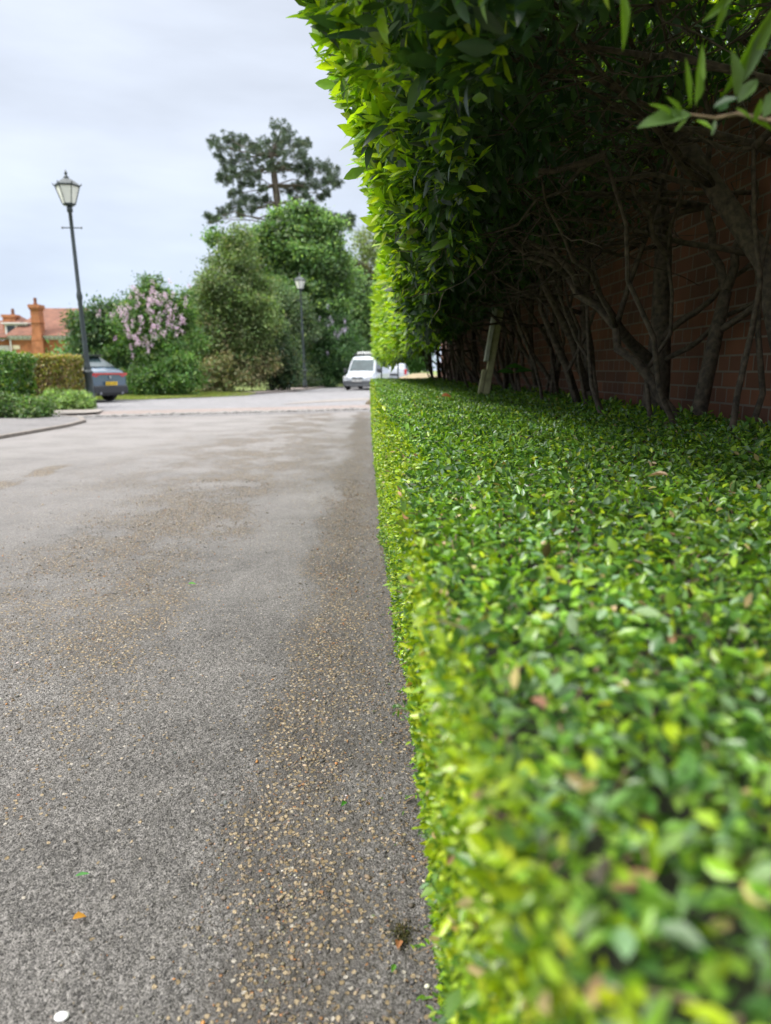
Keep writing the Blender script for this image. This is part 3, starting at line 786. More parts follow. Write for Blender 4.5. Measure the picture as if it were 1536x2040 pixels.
lbl = {0: 'nearest laurel, with bright leaves over the road and a pale shoot at upper right',
       1: 'laurel tree in front of the brick wall, just beyond the right edge of the frame',
       2: 'laurel with thick speckled trunk leaning at the right edge of the frame',
       3: 'laurel with slim trunk forking in a V against the brick wall',
       4: 'laurel with stout dark upright trunk crossed by a branch, against the brick wall',
       5: 'laurel standing next beyond the stout dark trunk',
       6: 'laurel second beyond the stout dark trunk, towards the timber prop',
       7: 'laurel just right of the leaning timber prop', 8: 'laurel directly behind the leaning timber prop'}
ordn = ['first', 'second', 'third', 'fourth', 'fifth', 'sixth', 'seventh']
for i, r in enumerate(lroots):
    if i in lbl: s = lbl[i]
    elif i == len(lroots) - 1: s = 'last laurel of the clipped row, at its far end by the white van'
    else: s = '%s laurel beyond the leaning timber prop in the clipped row' % ordn[i - 9]
    tag(r, s, 'tree', 'laurel trees trained in a row along the wall')

# the pale young shoot hanging into the frame at the upper right
def shoot():
    L = Leaves(); B = MB(); Y = .98
    r = lroots[0]; inv = -np.array(tuple(r.location))
    def q(px, py, dy=0): return at(px, py, Y + dy)
    st = [q(1640, 150, -.05), q(1580, 205), q(1535, 240), q(1470, 226, .02), q(1425, 235, .03), q(1375, 228, .03)]
    B.tube([tuple(p + Vector(inv)) for p in st], [.004, .0035, .003, .0027, .0022, .0016], 6)
    g1, g2, g3 = (.13, .24, .02), (.10, .17, .055), (.035, .085, .03)
    spec = [((1378, 228), (1272, 246), g2, .34), ((1350, 238), (1300, 200), g1, .25), ((1375, 215), (1368, 112), g1, .16), ((1385, 212), (1403, 82), g1, .17),
            ((1362, 232), (1330, 190), g1, .3), ((1370, 236), (1342, 262), g1, .3), ((1385, 205), (1400, 150), g2, .4), ((1385, 240), (1420, 252), g1, .25),
            ((1465, 195), (1462, 95), g2, .45), ((1480, 165), (1536, 20), g2, .2), ((1470, 205), (1510, 155), g2, .45), ((1420, 215), (1470, 195), g3, .5),
            ((1430, 222), (1445, 200), g3, .5), ((1465, 215), (1500, 240), g1, .3), ((1500, 245), (1520, 195), g1, .35), ((1520, 235), (1560, 170), g2, .4),
            ((1425, 238), (1418, 270), g2, .3), ((1500, 240), (1545, 262), g1, .3), ((1350, 225), (1318, 215), g1, .3), ((1530, 100), (1600, 40), g3, .3)]
    for a, b_, c, w_ in spec:
        P = q(*a); E = q(*b_, random.uniform(-.03, .03)); d = E - P; ln = d.length
        nn = Vector((random.uniform(-.3, .3), -.8, .5))
        L.add(np.array([tuple(P)]) + inv, np.array([tuple(d)]), np.array([tuple(nn)]), ln, ln * w_, np.array([c]), T_FINE, .25, random.uniform(-.02, .12))
    # two narrow leaves coming down from above the frame
    for a, b_, w_ in (((1480, -30), (1402, 42), .2), ((1450, -20), (1425, 76), .2), ((1235, -40), (1250, 98), .22), ((1560, -10), (1450, 190), .18)):
        P = q(*a); E = q(*b_); d = E - P
        L.add(np.array([tuple(P)]) + inv, np.array([tuple(d)]), np.array([(.4, -.8, .3)]), d.length, d.length * w_, np.array([g1]), T_FINE, .3, .1)
    tag(L.build('young_shoot', M_LAUREL, r), label='pale young leaf shoot hanging at the upper right')
    B.build('shoot_stem', M_TWIG, r)
shoot()

# ------------------------------------------------------------------ leaning timber prop
a0 = gnd(975, 900); base = Vector((1.42, 8.2, 0))
def prop():
    Yp = 6.6
    p0, p1 = at(958, 800, Yp), at(1000, 560, Yp + .15)
    d = (p1 - p0).normalized(); foot = p0 - d * (p0.z / d.z)
    r = empty('timber_prop', tuple(foot), label='weathered square timber prop leaning behind the far part of the hedge', cat='timber prop')
    side = Vector((1, 0, 0)); nrm = d.cross(side).normalized()
    def beam(off, w_, t_, s0, s1, name, mat):
        m = Matrix((side, nrm, d)).transposed().to_4x4()
        L_ = (p1 - foot).length; c = d * L_ * (s0 + s1) / 2 + side * off[0] + nrm * off[1]
        MB().box(tuple(c), (w_, t_, L_ * (s1 - s0)), M=m).build(name, mat, r, bevel=.004)
    beam((.030, 0), .062, .07, 0, 1, 'post', M_WOOD)
    beam((-.024, -.012), .038, .055, 0, .58, 'batten', M_WOOD)
    beam((-.022, -.02), .036, .07, .62, .98, 'brace', M_WOODG)
prop()
# big soft leaf of a weed beside the prop
wd = Leaves()
for px, py, sx in ((1040, 736, 1), (1030, 728, -1), (1012, 738, -1)):
    P = at(px - 15 * sx, py + 6, 6.3); E = at(px + 20 * sx, py - 3, 6.25)
    wd.add(np.array([tuple(P)]) , np.array([tuple(E - P)]), np.array([(0, -.5, 1.)]), (E - P).length, .10, np.array([(.06, .16, .03)]), T_FINE, .15, .2)
wk = wd.build('weed_plant', M_PRIVET, label='small broad-leaved weed sticking up beside the timber prop', cat='plant')

# clippings and litter gathered along the hedge foot
L = Leaves(); n = 620
y = .8 + rng.random(n) ** 1.3 * 8; x = np.interp(y, BY, BX) - np.abs(rng.normal(size=n)) * .07 + .01
L.add(np.stack([x, y, rng.uniform(.004, .010, n)], 1), rnd(n) * np.array([1, 1, .12]), rnd(n) * .35 + np.array([0, 0, 1.]), rng.uniform(.006, .017, n), rng.uniform(.003, .007, n), pick(n, [(.11, .08, .04), (.20, .14, .07), (.08, .15, .03), (.30, .22, .12), (.05, .04, .025)], [4, 3, 2, 1, 3]), T_MID, .4, .2)
L.build('leaf_litter', M_DRY, kind='stuff', label='dry clippings and small dead leaves gathered along the hedge foot', cat='litter')

# ------------------------------------------------------------------ fallen leaves
def fallen(px, py, ln, wdt, col, label, on_hedge=False, rz=0, curl=.25):
    L = Leaves()
    if on_hedge:
        p = gnd(px, py, .885)
    else: p = gnd(px, py, .006)
    d = np.array([[math.cos(rz), math.sin(rz), .08 if on_hedge else 0.]])
    L.add(np.zeros((1, 3)), d, np.array([[.1, -.25, 1.]]), ln, wdt, np.array([col]), T_FINE, .5, curl)
    o = L.build('fallen_leaf', M_DRY if on_hedge or col[0] > col[1] else M_PRIVET, label=label, cat='leaf', group='fallen leaves')
    o.location = p + Vector((0, 0, .008 if not on_hedge else .02))
    return o
fallen(880, 795, .085, .045, (.42, .17, .075), 'curled brown leaf resting on top of the hedge, far part', True, .3, .2)
fallen(1330, 968, .04, .013, (.38, .27, .18), 'pale tan dry leaf lying on the hedge top, right side', True, 2.4)
fallen(680, 1612, .026, .013, (.06, .22, .03), 'small green leaf on the gravel strip near the hedge', rz=1.0, curl=.1)
fallen(150, 1752, .03, .009, (.07, .26, .05), 'narrow green leaf on the asphalt at lower left', rz=.35, curl=.1)
fallen(375, 1166, .04, .016, (.09, .28, .04), 'green leaf lying alone in mid road', rz=.1, curl=.1)
fallen(145, 1838, .026, .016, (.48, .24, .03), 'ochre curled leaf on the asphalt at lower left', rz=.5)
fallen(780, 1945, .022, .010, (.10, .26, .03), 'tiny green leaf on the asphalt at the bottom by the hedge', rz=1.2, curl=.1)
fallen(792, 1898, .03, .016, (.34, .15, .06), 'brown crumpled leaf beside a dark moss tuft by the hedge', rz=1.4)

p = gnd(123, 2026, .004)
gm = MB().lathe([(.013, 0), (.012, .003), (.007, .0045), (.001, .005)], 14, rot=.3).build('gum_spot', M_WHITE, smooth=True, label='flat white spot of old chewing gum at the bottom left', cat='gum'); gm.location = (p.x, p.y, .004); gm.scale = (1, .8, 1)
p = gnd(800, 1862, .004)
L = Leaves(); n = 500; q = rnd(n) * np.array([.012, .016, .002]); q[:, 2] = np.abs(q[:, 2])
L.add(q, rnd(n) + np.array([0, 0, 1.]), rnd(n), .006, .0022, pick(n, [(.05, .055, .015), (.09, .085, .02), (.03, .03, .012)], [1, 1, 1]), T_LOW)
mo = L.build('moss_tuft', M_DRY, label='dark olive moss tuft on the asphalt near the hedge foot, bottom', cat='moss'); mo.location = (p.x, p.y, .004)

# ------------------------------------------------------------------ street lamps
def lamp():
    r = empty('street_lamp')
    H = 6.9
    post = [(.155, 0), (.155, .30), (.135, .34), (.15, .36), (.135, .40), (.118, .46), (.118, 1.02), (.15, 1.06), (.165, 1.10), (.13, 1.14), (.10, 1.17), (.115, 1.22), (.09, 1.30), (.078, 1.45),
            (.068, 3.2), (.078, 3.28), (.092, 3.36), (.078, 3.46), (.062, 3.52), (.055, H - 1.62), (.055, H - 1.12), (.085, H - 1.1), (.085, H - .98), (.06, H - .95)]
    MB().lathe(post, 16).build('post', M_IRON, r, smooth=True)
    zb = H - .95
    MB().tube([(-.27, 0, H - 1.55), (.27, 0, H - 1.55)], .017, 8).lathe([(.02, -.03), (.035, 0), (.02, .03)], 8, (-.27, 0, H - 1.55)).lathe([(.02, -.03), (.035, 0), (.02, .03)], 8, (.27, 0, H - 1.55)).build('ladder_bar', M_IRON, r)
    fr = MB()
    fr.lathe([(.07, zb), (.16, zb + .02), (.19, zb + .05), (.19, zb + .075)], 6)
    z0, z1, r0, r1 = zb + .07, zb + .55, .185, .345
    for k in range(6):
        a = math.pi / 3 * k
        fr.tube([(r0 * math.cos(a), r0 * math.sin(a), z0), (r1 * math.cos(a), r1 * math.sin(a), z1)], .013, 5)
        b_ = a + math.pi / 3
        fr.tube([(r1 * math.cos(a), r1 * math.sin(a), z1), (r1 * math.cos(b_), r1 * math.sin(b_), z1)], .016, 5)
    fr.build('lantern_frame', M_IRON, r)
    for k in range(6):
        a = math.pi / 3 * k; b_ = a + math.pi / 3; q0, q1 = r0 - .012, r1 - .012
        vs = [(q * math.cos(t_), q * math.sin(t_), z) for q, t_, z in ((q0, a, z0), (q0, b_, z0), (q1, b_, z1), (q1, a, z1))]
        vs += [(x * .97, y * .97, z) for x, y, z in vs]
        MB().add(vs, [(0, 1, 2, 3), (7, 6, 5, 4), (0, 4, 5, 1), (1, 5, 6, 2), (2, 6, 7, 3), (3, 7, 4, 0)]).build('glass_pane', M_GLASSL, r)
    rf = MB().lathe([(.37, z1 + .01), (.375, z1 + .03), (.30, z1 + .10), (.20, z1 + .17), (.12, z1 + .22), (.075, z1 + .235)], 6)
    for k in range(6):
        a = math.pi / 3 * k
        rf.tube([(.36 * math.cos(a), .36 * math.sin(a), z1 + .02), (.40 * math.cos(a), .40 * math.sin(a), z1 + .06), (.40 * math.cos(a), .40 * math.sin(a), z1 + .10)], [.02, .018, .006], 5)
    rf.build('lantern_roof', M_IRON, r)
    MB().lathe([(.07, z1 + .23), (.085, z1 + .26), (.05, z1 + .29), (.03, z1 + .33), (.05, z1 + .36), (.035, z1 + .40), (.012, z1 + .47)], 12).build('finial', M_IRON, r, smooth=True)
    return r
def copy_tree(o, parent=None):
    c = o.copy(); COL.objects.link(c)
    if parent: c.parent = parent
    for ch in list(o.children): copy_tree(ch, c)
    return c
lp = lamp()
lp2 = copy_tree(lp)
lp.location = gnd(183, 812); lp.rotation_euler = (0, R(-1.7), R(12)); lp.scale = (.94, .94, .945)
lp2.location = gnd(608, 775) + Vector((0, 0, .05)); lp2.rotation_euler = (0, R(-1.6), R(20)); lp2.scale = (.95, .95, .93)
tag(lp, 'tall dark green lamp post with glass lantern beside the parked dark car', 'street lamp', 'street lamps')
tag(lp2, 'distant black street lamp half hidden by the bushes left of the white van', 'street lamp', 'street lamps')

# ------------------------------------------------------------------ vehicles
def loft(secs, nsub=0):
    """secs: (y, [(x,z)...half outline from bottom centre to top centre])"""
    mb = MB(); m = len(secs[0][1]); V = []
    for y, h in secs:
        V += [(x, y, z) for x, z in h] + [(-x, y, z) for x, z in h[::-1]]
    k = 2 * m
    fs = [(i * k + j, i * k + (j + 1) % k, (i + 1) * k + (j + 1) % k, (i + 1) * k + j) for i in range(len(secs) - 1) for j in range(k)]
    fs += [tuple(range(k))[::-1], tuple((len(secs) - 1) * k + j for j in range(k))]
    mb.add(V, fs); return mb
def half(zb, zs, zt, wb, ws, wt):
    zm = zb + (zs - zb) * .45
    return [(0, zb), (wb * .9, zb), (wb, zb + .06), (ws, zm), (ws, zs - .03), (ws * .97, zs), (wt + (ws * .97 - wt) * .12, zt - .10), (wt * .93, zt - .02), (wt * .55, zt), (0, zt + .01)]
def solidify(o, t_):
    m = o.modifiers.new('thick', 'SOLIDIFY'); m.thickness = t_; m.offset = 0
def panel(name, pts, mat, parent, t_=.02):
    mb = MB().add(pts, [tuple(range(len(pts)))]); o = mb.build(name, mat, parent); solidify(o, t_); return o
def wheel(parent, x, y, r_, w_=.2):
    o = MB()
    n = 24; pr = [(r_ * .62, -w_ / 2), (r_ * .95, -w_ / 2), (r_, -w_ * .35), (r_, w_ * .35), (r_ * .95, w_ / 2), (r_ * .62, w_ / 2)]
    vs = []
    for a in range(n):
        t_ = 2 * math.pi * a / n
        vs += [(dx, q * math.cos(t_), q * math.sin(t_)) for q, dx in pr]
    k = len(pr); fs = [(a * k + j, a * k + (j + 1) % k, ((a + 1) % n) * k + (j + 1) % k, ((a + 1) % n) * k + j) for a in range(n) for j in range(k)]
    o.add(vs, fs); w0 = o.build('wheel', M_TYRE, parent, smooth=False); w0.location = (x, y, r_)
    rm = MB(); s = 1 if x > 0 else -1
    for a in range(5):
        t_ = 2 * math.pi * a / 5
        rm.tube([(s * w_ * .3, 0, 0), (s * w_ * .38, r_ * .62 * math.cos(t_), r_ * .62 * math.sin(t_))], [.05, .035], 5)
    vs = []
    for a in range(20):
        t_ = 2 * math.pi * a / 20; vs.append((s * w_ * .1, r_ * .63 * math.cos(t_), r_ * .63 * math.sin(t_)))
    rm.add(vs, [tuple(range(20))]); rm.tube([(s * w_ * .1, 0, 0), (s * w_ * .42, 0, 0)], [.07, .05], 8)
    rm.build('rim', M_RIM, w0)
def plate(parent, c, rz, mat, text, w_=.52, h_=.11, z=0):
    e = MB().box((0, 0, 0), (w_, .012, h_)).build('number_plate', mat, parent)
    e.location = c; e.rotation_euler = (0, 0, rz)
    cu = bpy.data.curves.new('plate_text', 'FONT'); cu.body = text; cu.size = h_ * .95; cu.align_x = 'CENTER'; cu.align_y = 'CENTER'; cu.extrude = .002
    t_ = bpy.data.objects.new('plate_text', cu); COL.objects.link(t_)
    dg = bpy.context.evaluated_depsgraph_get(); me = bpy.data.meshes.new_from_object(t_.evaluated_get(dg))
    bpy.data.objects.remove(t_)
    me.materials.clear(); me.materials.append(M_INK)
    o = bpy.data.objects.new('lettering', me); COL.objects.link(o); o.parent = e
    o.location = (0, -.009, 0); o.rotation_euler = (R(90), 0, 0)
    return e

def van():
    r = empty('white_van')
    # front faces -Y (towards the camera); y from 0 (bumper) to 4.2
    S = [(0.0, half(.30, .50, .62, .60, .66, .56)), (.05, half(.24, .56, .72, .74, .80, .68)), (.22, half(.22, .62, .80, .79, .835, .74)), (.55, half(.20, .68, .90, .80, .84, .75)),
         (.80, half(.20, .74, .98, .80, .845, .75)), (1.05, half(.20, .80, 1.28, .80, .845, .72)), (1.32, half(.20, .86, 1.60, .80, .845, .68)), (1.62, half(.20, .90, 1.77, .80, .845, .68)), (2.1, half(.20, .92, 1.83, .80, .845, .70)),
         (3.9, half(.22, .92, 1.83, .80, .845, .72)), (4.15, half(.25, .90, 1.76, .78, .83, .70)), (4.22, half(.30, .85, 1.60, .74, .80, .66))]
    loft(S).build('body', M_VANW, r, smooth=False, bevel=.02)
    panel('windscreen', [(-.66, .83, 1.02), (.66, .83, 1.02), (.62, 1.04, 1.29), (.575, 1.29, 1.60), (-.575, 1.29, 1.60), (-.62, 1.04, 1.29)], M_WSCREEN, r, .03)
    for s in (-1, 1):
        panel('side_window', [(s * .835, 1.15, .98), (s * .835, 2.0, .98), (s * .74, 2.0, 1.58), (s * .74, 1.55, 1.58), (s * .79, 1.25, 1.2)], M_GLASS, r, .02)
        h = MB().box((s * .62, .09, .66), (.32, .16, .15), rz=s * .25).build('headlight', M_LAMPC, r, bevel=.03)
        m = MB().box((s * .95, 1.05, 1.02), (.18, .10, .24)).build('wing_mirror', M_BLKP, r, bevel=.03)
        wheel(r, s * .74, .78, .30); wheel(r, s * .74, 3.45, .30)
    MB().box((0, .03, .36), (1.52, .26, .30)).box((0, -.02, .24), (1.3, .2, .10)).build('bumper', M_GREYP, r, bevel=.05)
    g = MB().box((0, .02, .63), (.60, .06, .09))
    g.build('grille', M_BLKP, r, bevel=.01)
    MB().tube([(-.10, -.02, .67), (0, -.03, .615), (.10, -.02, .67)], .014, 6).build('grille_badge', M_RIM, r)
    plate(r, (0, -.125, .50), 0, M_WHITE, 'KV07 LXE')
    # roof rack with a white roll of material on it
    rk = MB()
    for y in (1.95, 2.75, 3.55): rk.box((0, y, 1.90), (1.36, .04, .03)); rk.box((-.62, y, 1.86), (.04, .04, .1)); rk.box((.62, y, 1.86), (.04, .04, .1))
    for s in (-1, 1): rk.box((s * .66, 2.75, 1.93), (.035, 1.9, .035))
    rk.build('roof_rack', M_GREYP, r)
    return r
vn = van()
vn.location = gnd(712, 777.5) + Vector((0, .3, 0)); vn.rotation_euler = (0, 0, R(-14))
vn.scale = (1.05, 1.05, 1.04)
tag(vn, 'white panel van with grey bumper and roof rack parked facing the camera', 'van')
# load on the rack is a thing of its own
ld = MB()
for k in range(5): ld.tube([(-.42 + .2 * k, 1.85, 1.975 + .02 * (k % 2)), (-.42 + .2 * k, 3.7, 1.975 + .02 * (k % 2))], .07, 8)
lo = ld.build('pipe_bundle', M_WHITE, label='bundle of white tubes lying on the roof rack of the van', cat='pipes')
lo.scale = vn.scale; lo.location = vn.location; lo.rotation_euler = vn.rotation_euler

def hatch():
    """second white vehicle, rear three quarter view"""
    r = empty('parked_car')
    S = [(0, half(.34, .70, .95, .66, .74, .62)), (.06, half(.28, .78, 1.20, .74, .80, .62)), (.25, half(.24, .90, 1.45, .76, .84, .60)), (.6, half(.22, .92, 1.52, .78, .85, .62)),
         (1.9, half(.2, .92, 1.54, .8, .86, .64)), (2.6, half(.2, .92, 1.30, .8, .86, .62)), (3.0, half(.2, .90, 1.02, .8, .86, .7)), (3.9, half(.22, .74, .86, .76, .82, .66)), (4.05, half(.3, .6, .7, .6, .7, .5))]
    loft(S).build('body', M_VANW, r, bevel=.02)
    panel('rear_window', [(-.60, .045, 1.02), (.60, .045, 1.02), (.55, .22, 1.38), (-.55, .22, 1.38)], M_WSCREEN, r, .05)
    for s in (-1, 1):
        MB().box((s * .72, .06, .98), (.16, .14, .34)).build('tail_light', M_RED, r, bevel=.02)
        panel('side_window', [(s * .835, .6, .98), (s * .835, 2.6, .98), (s * .68, 2.1, 1.42), (s * .68, .7, 1.42)], M_GLASS, r, .03)
        wheel(r, s * .76, .75, .31); wheel(r, s * .76, 3.2, .31)
    MB().box((0, -.01, .45), (1.5, .18, .25)).build('bumper', M_GREYP, r, bevel=.04)
    plate(r, (0, -.03, .80), 0, M_BLKP, ' ')
    return r
hc = hatch(); p = at(785, 775, 47); hc.location = (p.x, 47, 0.0); hc.rotation_euler = (0, 0, R(-6)); hc.scale = (1.03, 1, 1.0)
tag(hc, 'white car with red tail light parked behind the van, seen above the hedge end', 'car')

def suv():
    r = empty('parked_car')
    # rear at y=0, nose towards +Y; raked rear screen
    S = [(-.02, half(.42, .80, .92, .62, .74, .70)), (.03, half(.34, .84, 1.00, .74, .84, .76)), (.16, half(.30, .88, 1.06, .80, .90, .76)), (.42, half(.26, .92, 1.14, .84, .925, .70)),
         (.75, half(.24, .96, 1.33, .85, .93, .64)), (1.05, half(.22, .96, 1.46, .85, .93, .60)), (1.6, half(.22, .95, 1.51, .85, .925, .61)), (2.3, half(.22, .93, 1.51, .85, .925, .62)),
         (2.9, half(.22, .92, 1.36, .85, .925, .62)), (3.35, half(.22, .90, 1.08, .85, .925, .68)), (4.1, half(.24, .80, .94, .84, .90, .70)), (4.42, half(.30, .62, .76, .7, .80, .6))]
    loft(S).build('body', M_CARP, r, bevel=.05, smooth=False)
    panel('rear_window', [(-.60, .30, 1.115), (.60, .30, 1.115), (.56, .98, 1.445), (-.56, .98, 1.445)], M_WSCREEN, r, .04)
    MB().box((0, .93, 1.50), (1.18, .34, .035)).build('spoiler', M_BLKP, r, bevel=.012)
    lb = MB()
    lb.box((0, -.015, .905), (1.40, .05, .055))
    for s in (-1, 1):
        lb.add([(s * .32, -.035, .93), (s * .86, .01, .935), (s * .86, .01, .87), (s * .62, -.03, .80), (s * .42, -.035, .885), (s * .32, .03, .93), (s * .88, .12, .935), (s * .88, .12, .87), (s * .62, .03, .80), (s * .42, .03, .885)],
               [(0, 1, 2, 3, 4), (9, 8, 7, 6, 5), (0, 5, 6, 1), (1, 6, 7, 2), (2, 7, 8, 3), (3, 8, 9, 4), (4, 9, 5, 0)])
        lb.box((s * .905, .22, .90), (.03, .34, .07))
    lb.build('tail_light', M_RED, r)
    MB().box((0, -.01, .40), (1.60, .16, .26)).box((0, .04, .27), (1.3, .14, .12)).build('bumper', M_BLKP, r, bevel=.04)
    bd = MB().lathe([(.05, -.01), (.05, .01)], 10, (0, 0, 0)).build('badge', M_RIM, r); bd.location = (0, -.05, .80)
    bd.rotation_euler = (R(90), 0, 0)
    plate(r, (0, -.10, .60), 0, M_YEL, 'EJ23 OHU')
    for s in (-1, 1):
        panel('side_window', [(s * .885, .95, 1.02), (s * .90, 2.9, .99), (s * .70, 2.45, 1.40), (s * .68, 1.1, 1.40)], M_GLASS, r, .04)
        wheel(r, s * .83, .88, .35, .22); wheel(r, s * .83, 3.5, .35, .22)
        MB().tube([(s * .93, .88 + .42 * math.cos(t_), .36 + .42 * math.sin(t_)) for t_ in np.linspace(0, math.pi, 12)], .035, 5).build('wheel_arch', M_BLKP, r)
        MB().tube([(s * .5, -.09, .30), (s * .5, .05, .30)], .05, 8).build('exhaust_pipe', M_RIM, r)
    return r
sv = suv(); p = gnd(221, 801); sv.scale = (1, 1, 1.07); sv.location = (p.x, p.y, 0); sv.rotation_euler = (0, 0, R(65))
tag(sv, 'dark blue-grey car with red light bar and yellow rear plate behind the lamp post', 'car')

# ------------------------------------------------------------------ shrubs, hedges and trees on the far side
def crown(root, blobs, n, size, pal, wts, mat=M_TREE, name='crown', clump=.35, m=26, tmpl=T_LOW, up=.6, aspect=.5, floor=.02, seed=0, clvar=.28, shell=.55, nl_=9):
    """blobs (centre, radii) in world units; leaf clumps fill the outer shell of each blob"""
    inv = -np.array(tuple(root.location)) if root else np.zeros(3)
    vol = np.array([(b_[1][0] * b_[1][1] * b_[1][2]) ** (2 / 3) for b_ in blobs]); vol /= vol.sum()
    ncl = max(4, n // m)
    bi = rng.choice(len(blobs), ncl, p=vol)
    c = np.array([tuple(b_[0]) for b_ in blobs])[bi]; rr = np.array([tuple(b_[1]) for b_ in blobs])[bi]
    # every blob is broken up into smaller lobes, so the outline is uneven
    cc_ = c.copy(); r2_ = rr.copy()
    li = rng.integers(0, nl_ + 2, ncl)
    ldir = norm(rnd((len(blobs)) * (nl_ + 2))); lsc = rng.uniform(.22, .45, len(ldir)); lq = rng.uniform(.6, 1.12, len(ldir)); ltone = rng.normal(size=len(ldir)) * .16
    ix = bi * (nl_ + 2) + li
    mk = li < nl_
    cc_[mk] = c[mk] + ldir[ix[mk]] * rr[mk] * lq[ix[mk]][:, None]
    r2_[mk] = np.maximum(rr[mk] * lsc[ix[mk]][:, None], .2)
    c, rr = cc_, r2_
    d = norm(rnd(ncl)); q = shell + (1 - shell) * rng.random(ncl) ** .6
    q *= 1 + .13 * lump(d * 3 + c, 2.1, seed)
    C = c + d * rr * q[:, None]
    tone = (1 + rng.normal(size=ncl) * clvar) * (1 + ltone[ix])
    n2 = ncl * m
    cs = np.repeat(C, m, 0); dd = np.repeat(d, m, 0)
    off = rnd(n2) * clump * np.array([1, 1, .62]) * np.repeat(rng.uniform(.5, 1.25, ncl), m)[:, None] * .62
    P = cs + off
    T = rnd(n2) * .9 + dd * .5; Nn = rnd(n2) * .55 + dd * .6 + np.array([0, 0, up])
    col = pick(n2, pal, wts, .16) * 1.45 * np.repeat(np.clip(tone, .45, 1.6), m)[:, None]
    ok = P[:, 2] > floor
    l = size * rng.lognormal(0, .25, n2)
    L = Leaves(); L.add(P[ok] + inv, T[ok], Nn[ok], l[ok], l[ok] * aspect, col[ok], tmpl, .2, .1)
    return L.build(name, mat, root)
def pb(lst, Y, dz=0):
    """blobs given by where they sit in the view at depth Y"""
    out = []
    for e in lst:
        px, py, rx, ry = e[:4]; yy = Y + (e[4] if len(e) > 4 else 0); s = yy / F
        out.append((at(px, py, yy), (rx * s, rx * s * .85, ry * s)))
    return out
def stems(root, base, targets, r0, mat=M_BARK, name='trunk', k=8):
    mb = MB(); inv = Vector(tuple(root.location))
    for q in targets:
        ps = wander(base, q, k, .03); mb.tube([tuple(p - inv) for p in ps], [r0 * (1 - .75 * j / k) for j in range(k + 1)], 7)
    return mb.build(name, mat, root, smooth=True)
GRP = 'trees and shrubs beyond the junction'
G_mid = [(.045, .11, .022), (.07, .15, .028), (.03, .075, .02), (.10, .17, .03)]

# laurel-like dark shrub left of the lilac
def shrub(name, label, cat, blobs_px, Y, n, size, pal, wts, base_px, clump=.35, **k):
    b_ = gnd(base_px, 737 + 1.1 * F / Y); root = empty(name, (b_.x, Y, 0), label=label, cat=cat)
    bl = pb(blobs_px, Y)
    crown(root, bl, n, size, pal, wts, clump=clump, **k)
    stems(root, (b_.x, Y, 0), [b__[0] for b__ in bl[:9]], .07)
    return root, bl
shrub('evergreen_shrub', 'dark glossy evergreen shrub left of the lilac, behind the parked car', 'shrub',
      [(205, 690, 55, 50), (180, 650, 35, 38), (230, 640, 42, 42), (245, 735, 42, 48), (285, 745, 45, 42, -.6), (170, 700, 28, 40), (250, 690, 50, 50), (215, 625, 22, 22), (192, 622, 10, 18)], 32, 52000, .13,
      [(.035, .075, .03), (.055, .10, .035), (.022, .048, .022), (.10, .13, .045)], [4, 3, 3, 1.2], 235, .32)
_, lb_ = shrub('lilac_shrub', 'lilac bush covered in pale pink blossom left of the big conical tree', 'shrub',
      [(300, 650, 62, 60), (300, 600, 45, 32), (345, 680, 45, 55), (270, 690, 45, 50), (330, 730, 55, 48, -.8), (310, 760, 60, 30, -1), (345, 620, 30, 40), (305, 572, 12, 20), (285, 590, 10, 16), (370, 750, 40, 38, -1)], 31.2, 60000, .11,
      [(.06, .135, .03), (.04, .09, .025), (.09, .165, .035), (.13, .17, .05)], [4, 3, 3, 1], 320, .32)
lil = [o for o in bpy.data.objects if o.name.startswith('lilac_shrub')][0]
def blossom(root, cs, Y, n, size, pal, sp=.1):
    """flower panicles at given places"""
    B = Leaves(); inv = -np.array(tuple(root.location))
    C = np.array([tuple(at(px, py, Y + dy)) for px, py, dy in cs]); k = n
    P = np.repeat(C, k, 0) + rnd(len(C) * k) * np.array([.75, .75, 1.2]) * sp
    B.add(P + inv, rnd(len(P)), rnd(len(P)), size, size * .8, pick(len(P), pal, [1] * len(pal), .1), T_LOW)
    return B.build('blossom', M_PETAL, root)
cs = []
for (cx, cy, sx, sy, k) in ((285, 612, 34, 26, 20), (258, 640, 22, 18, 10), (300, 592, 38, 18, 12), (352, 635, 22, 18, 13), (270, 672, 24, 18, 16), (320, 668, 26, 20, 12), (232, 638, 20, 16, 7), (300, 640, 40, 34, 14), (292, 700, 30, 20, 7), (345, 655, 18, 14, 5), (270, 580, 10, 10, 3), (330, 600, 20, 14, 6)):
    for _ in range(k): cs.append((random.gauss(cx, sx * .75), random.gauss(cy - 6, sy * .75), -1.95 + random.uniform(-.35, .35)))
blossom(lil, cs, 31.2, 20, .05, [(.62, .42, .54), (.72, .56, .64), (.52, .34, .47), (.78, .68, .73)], .055)

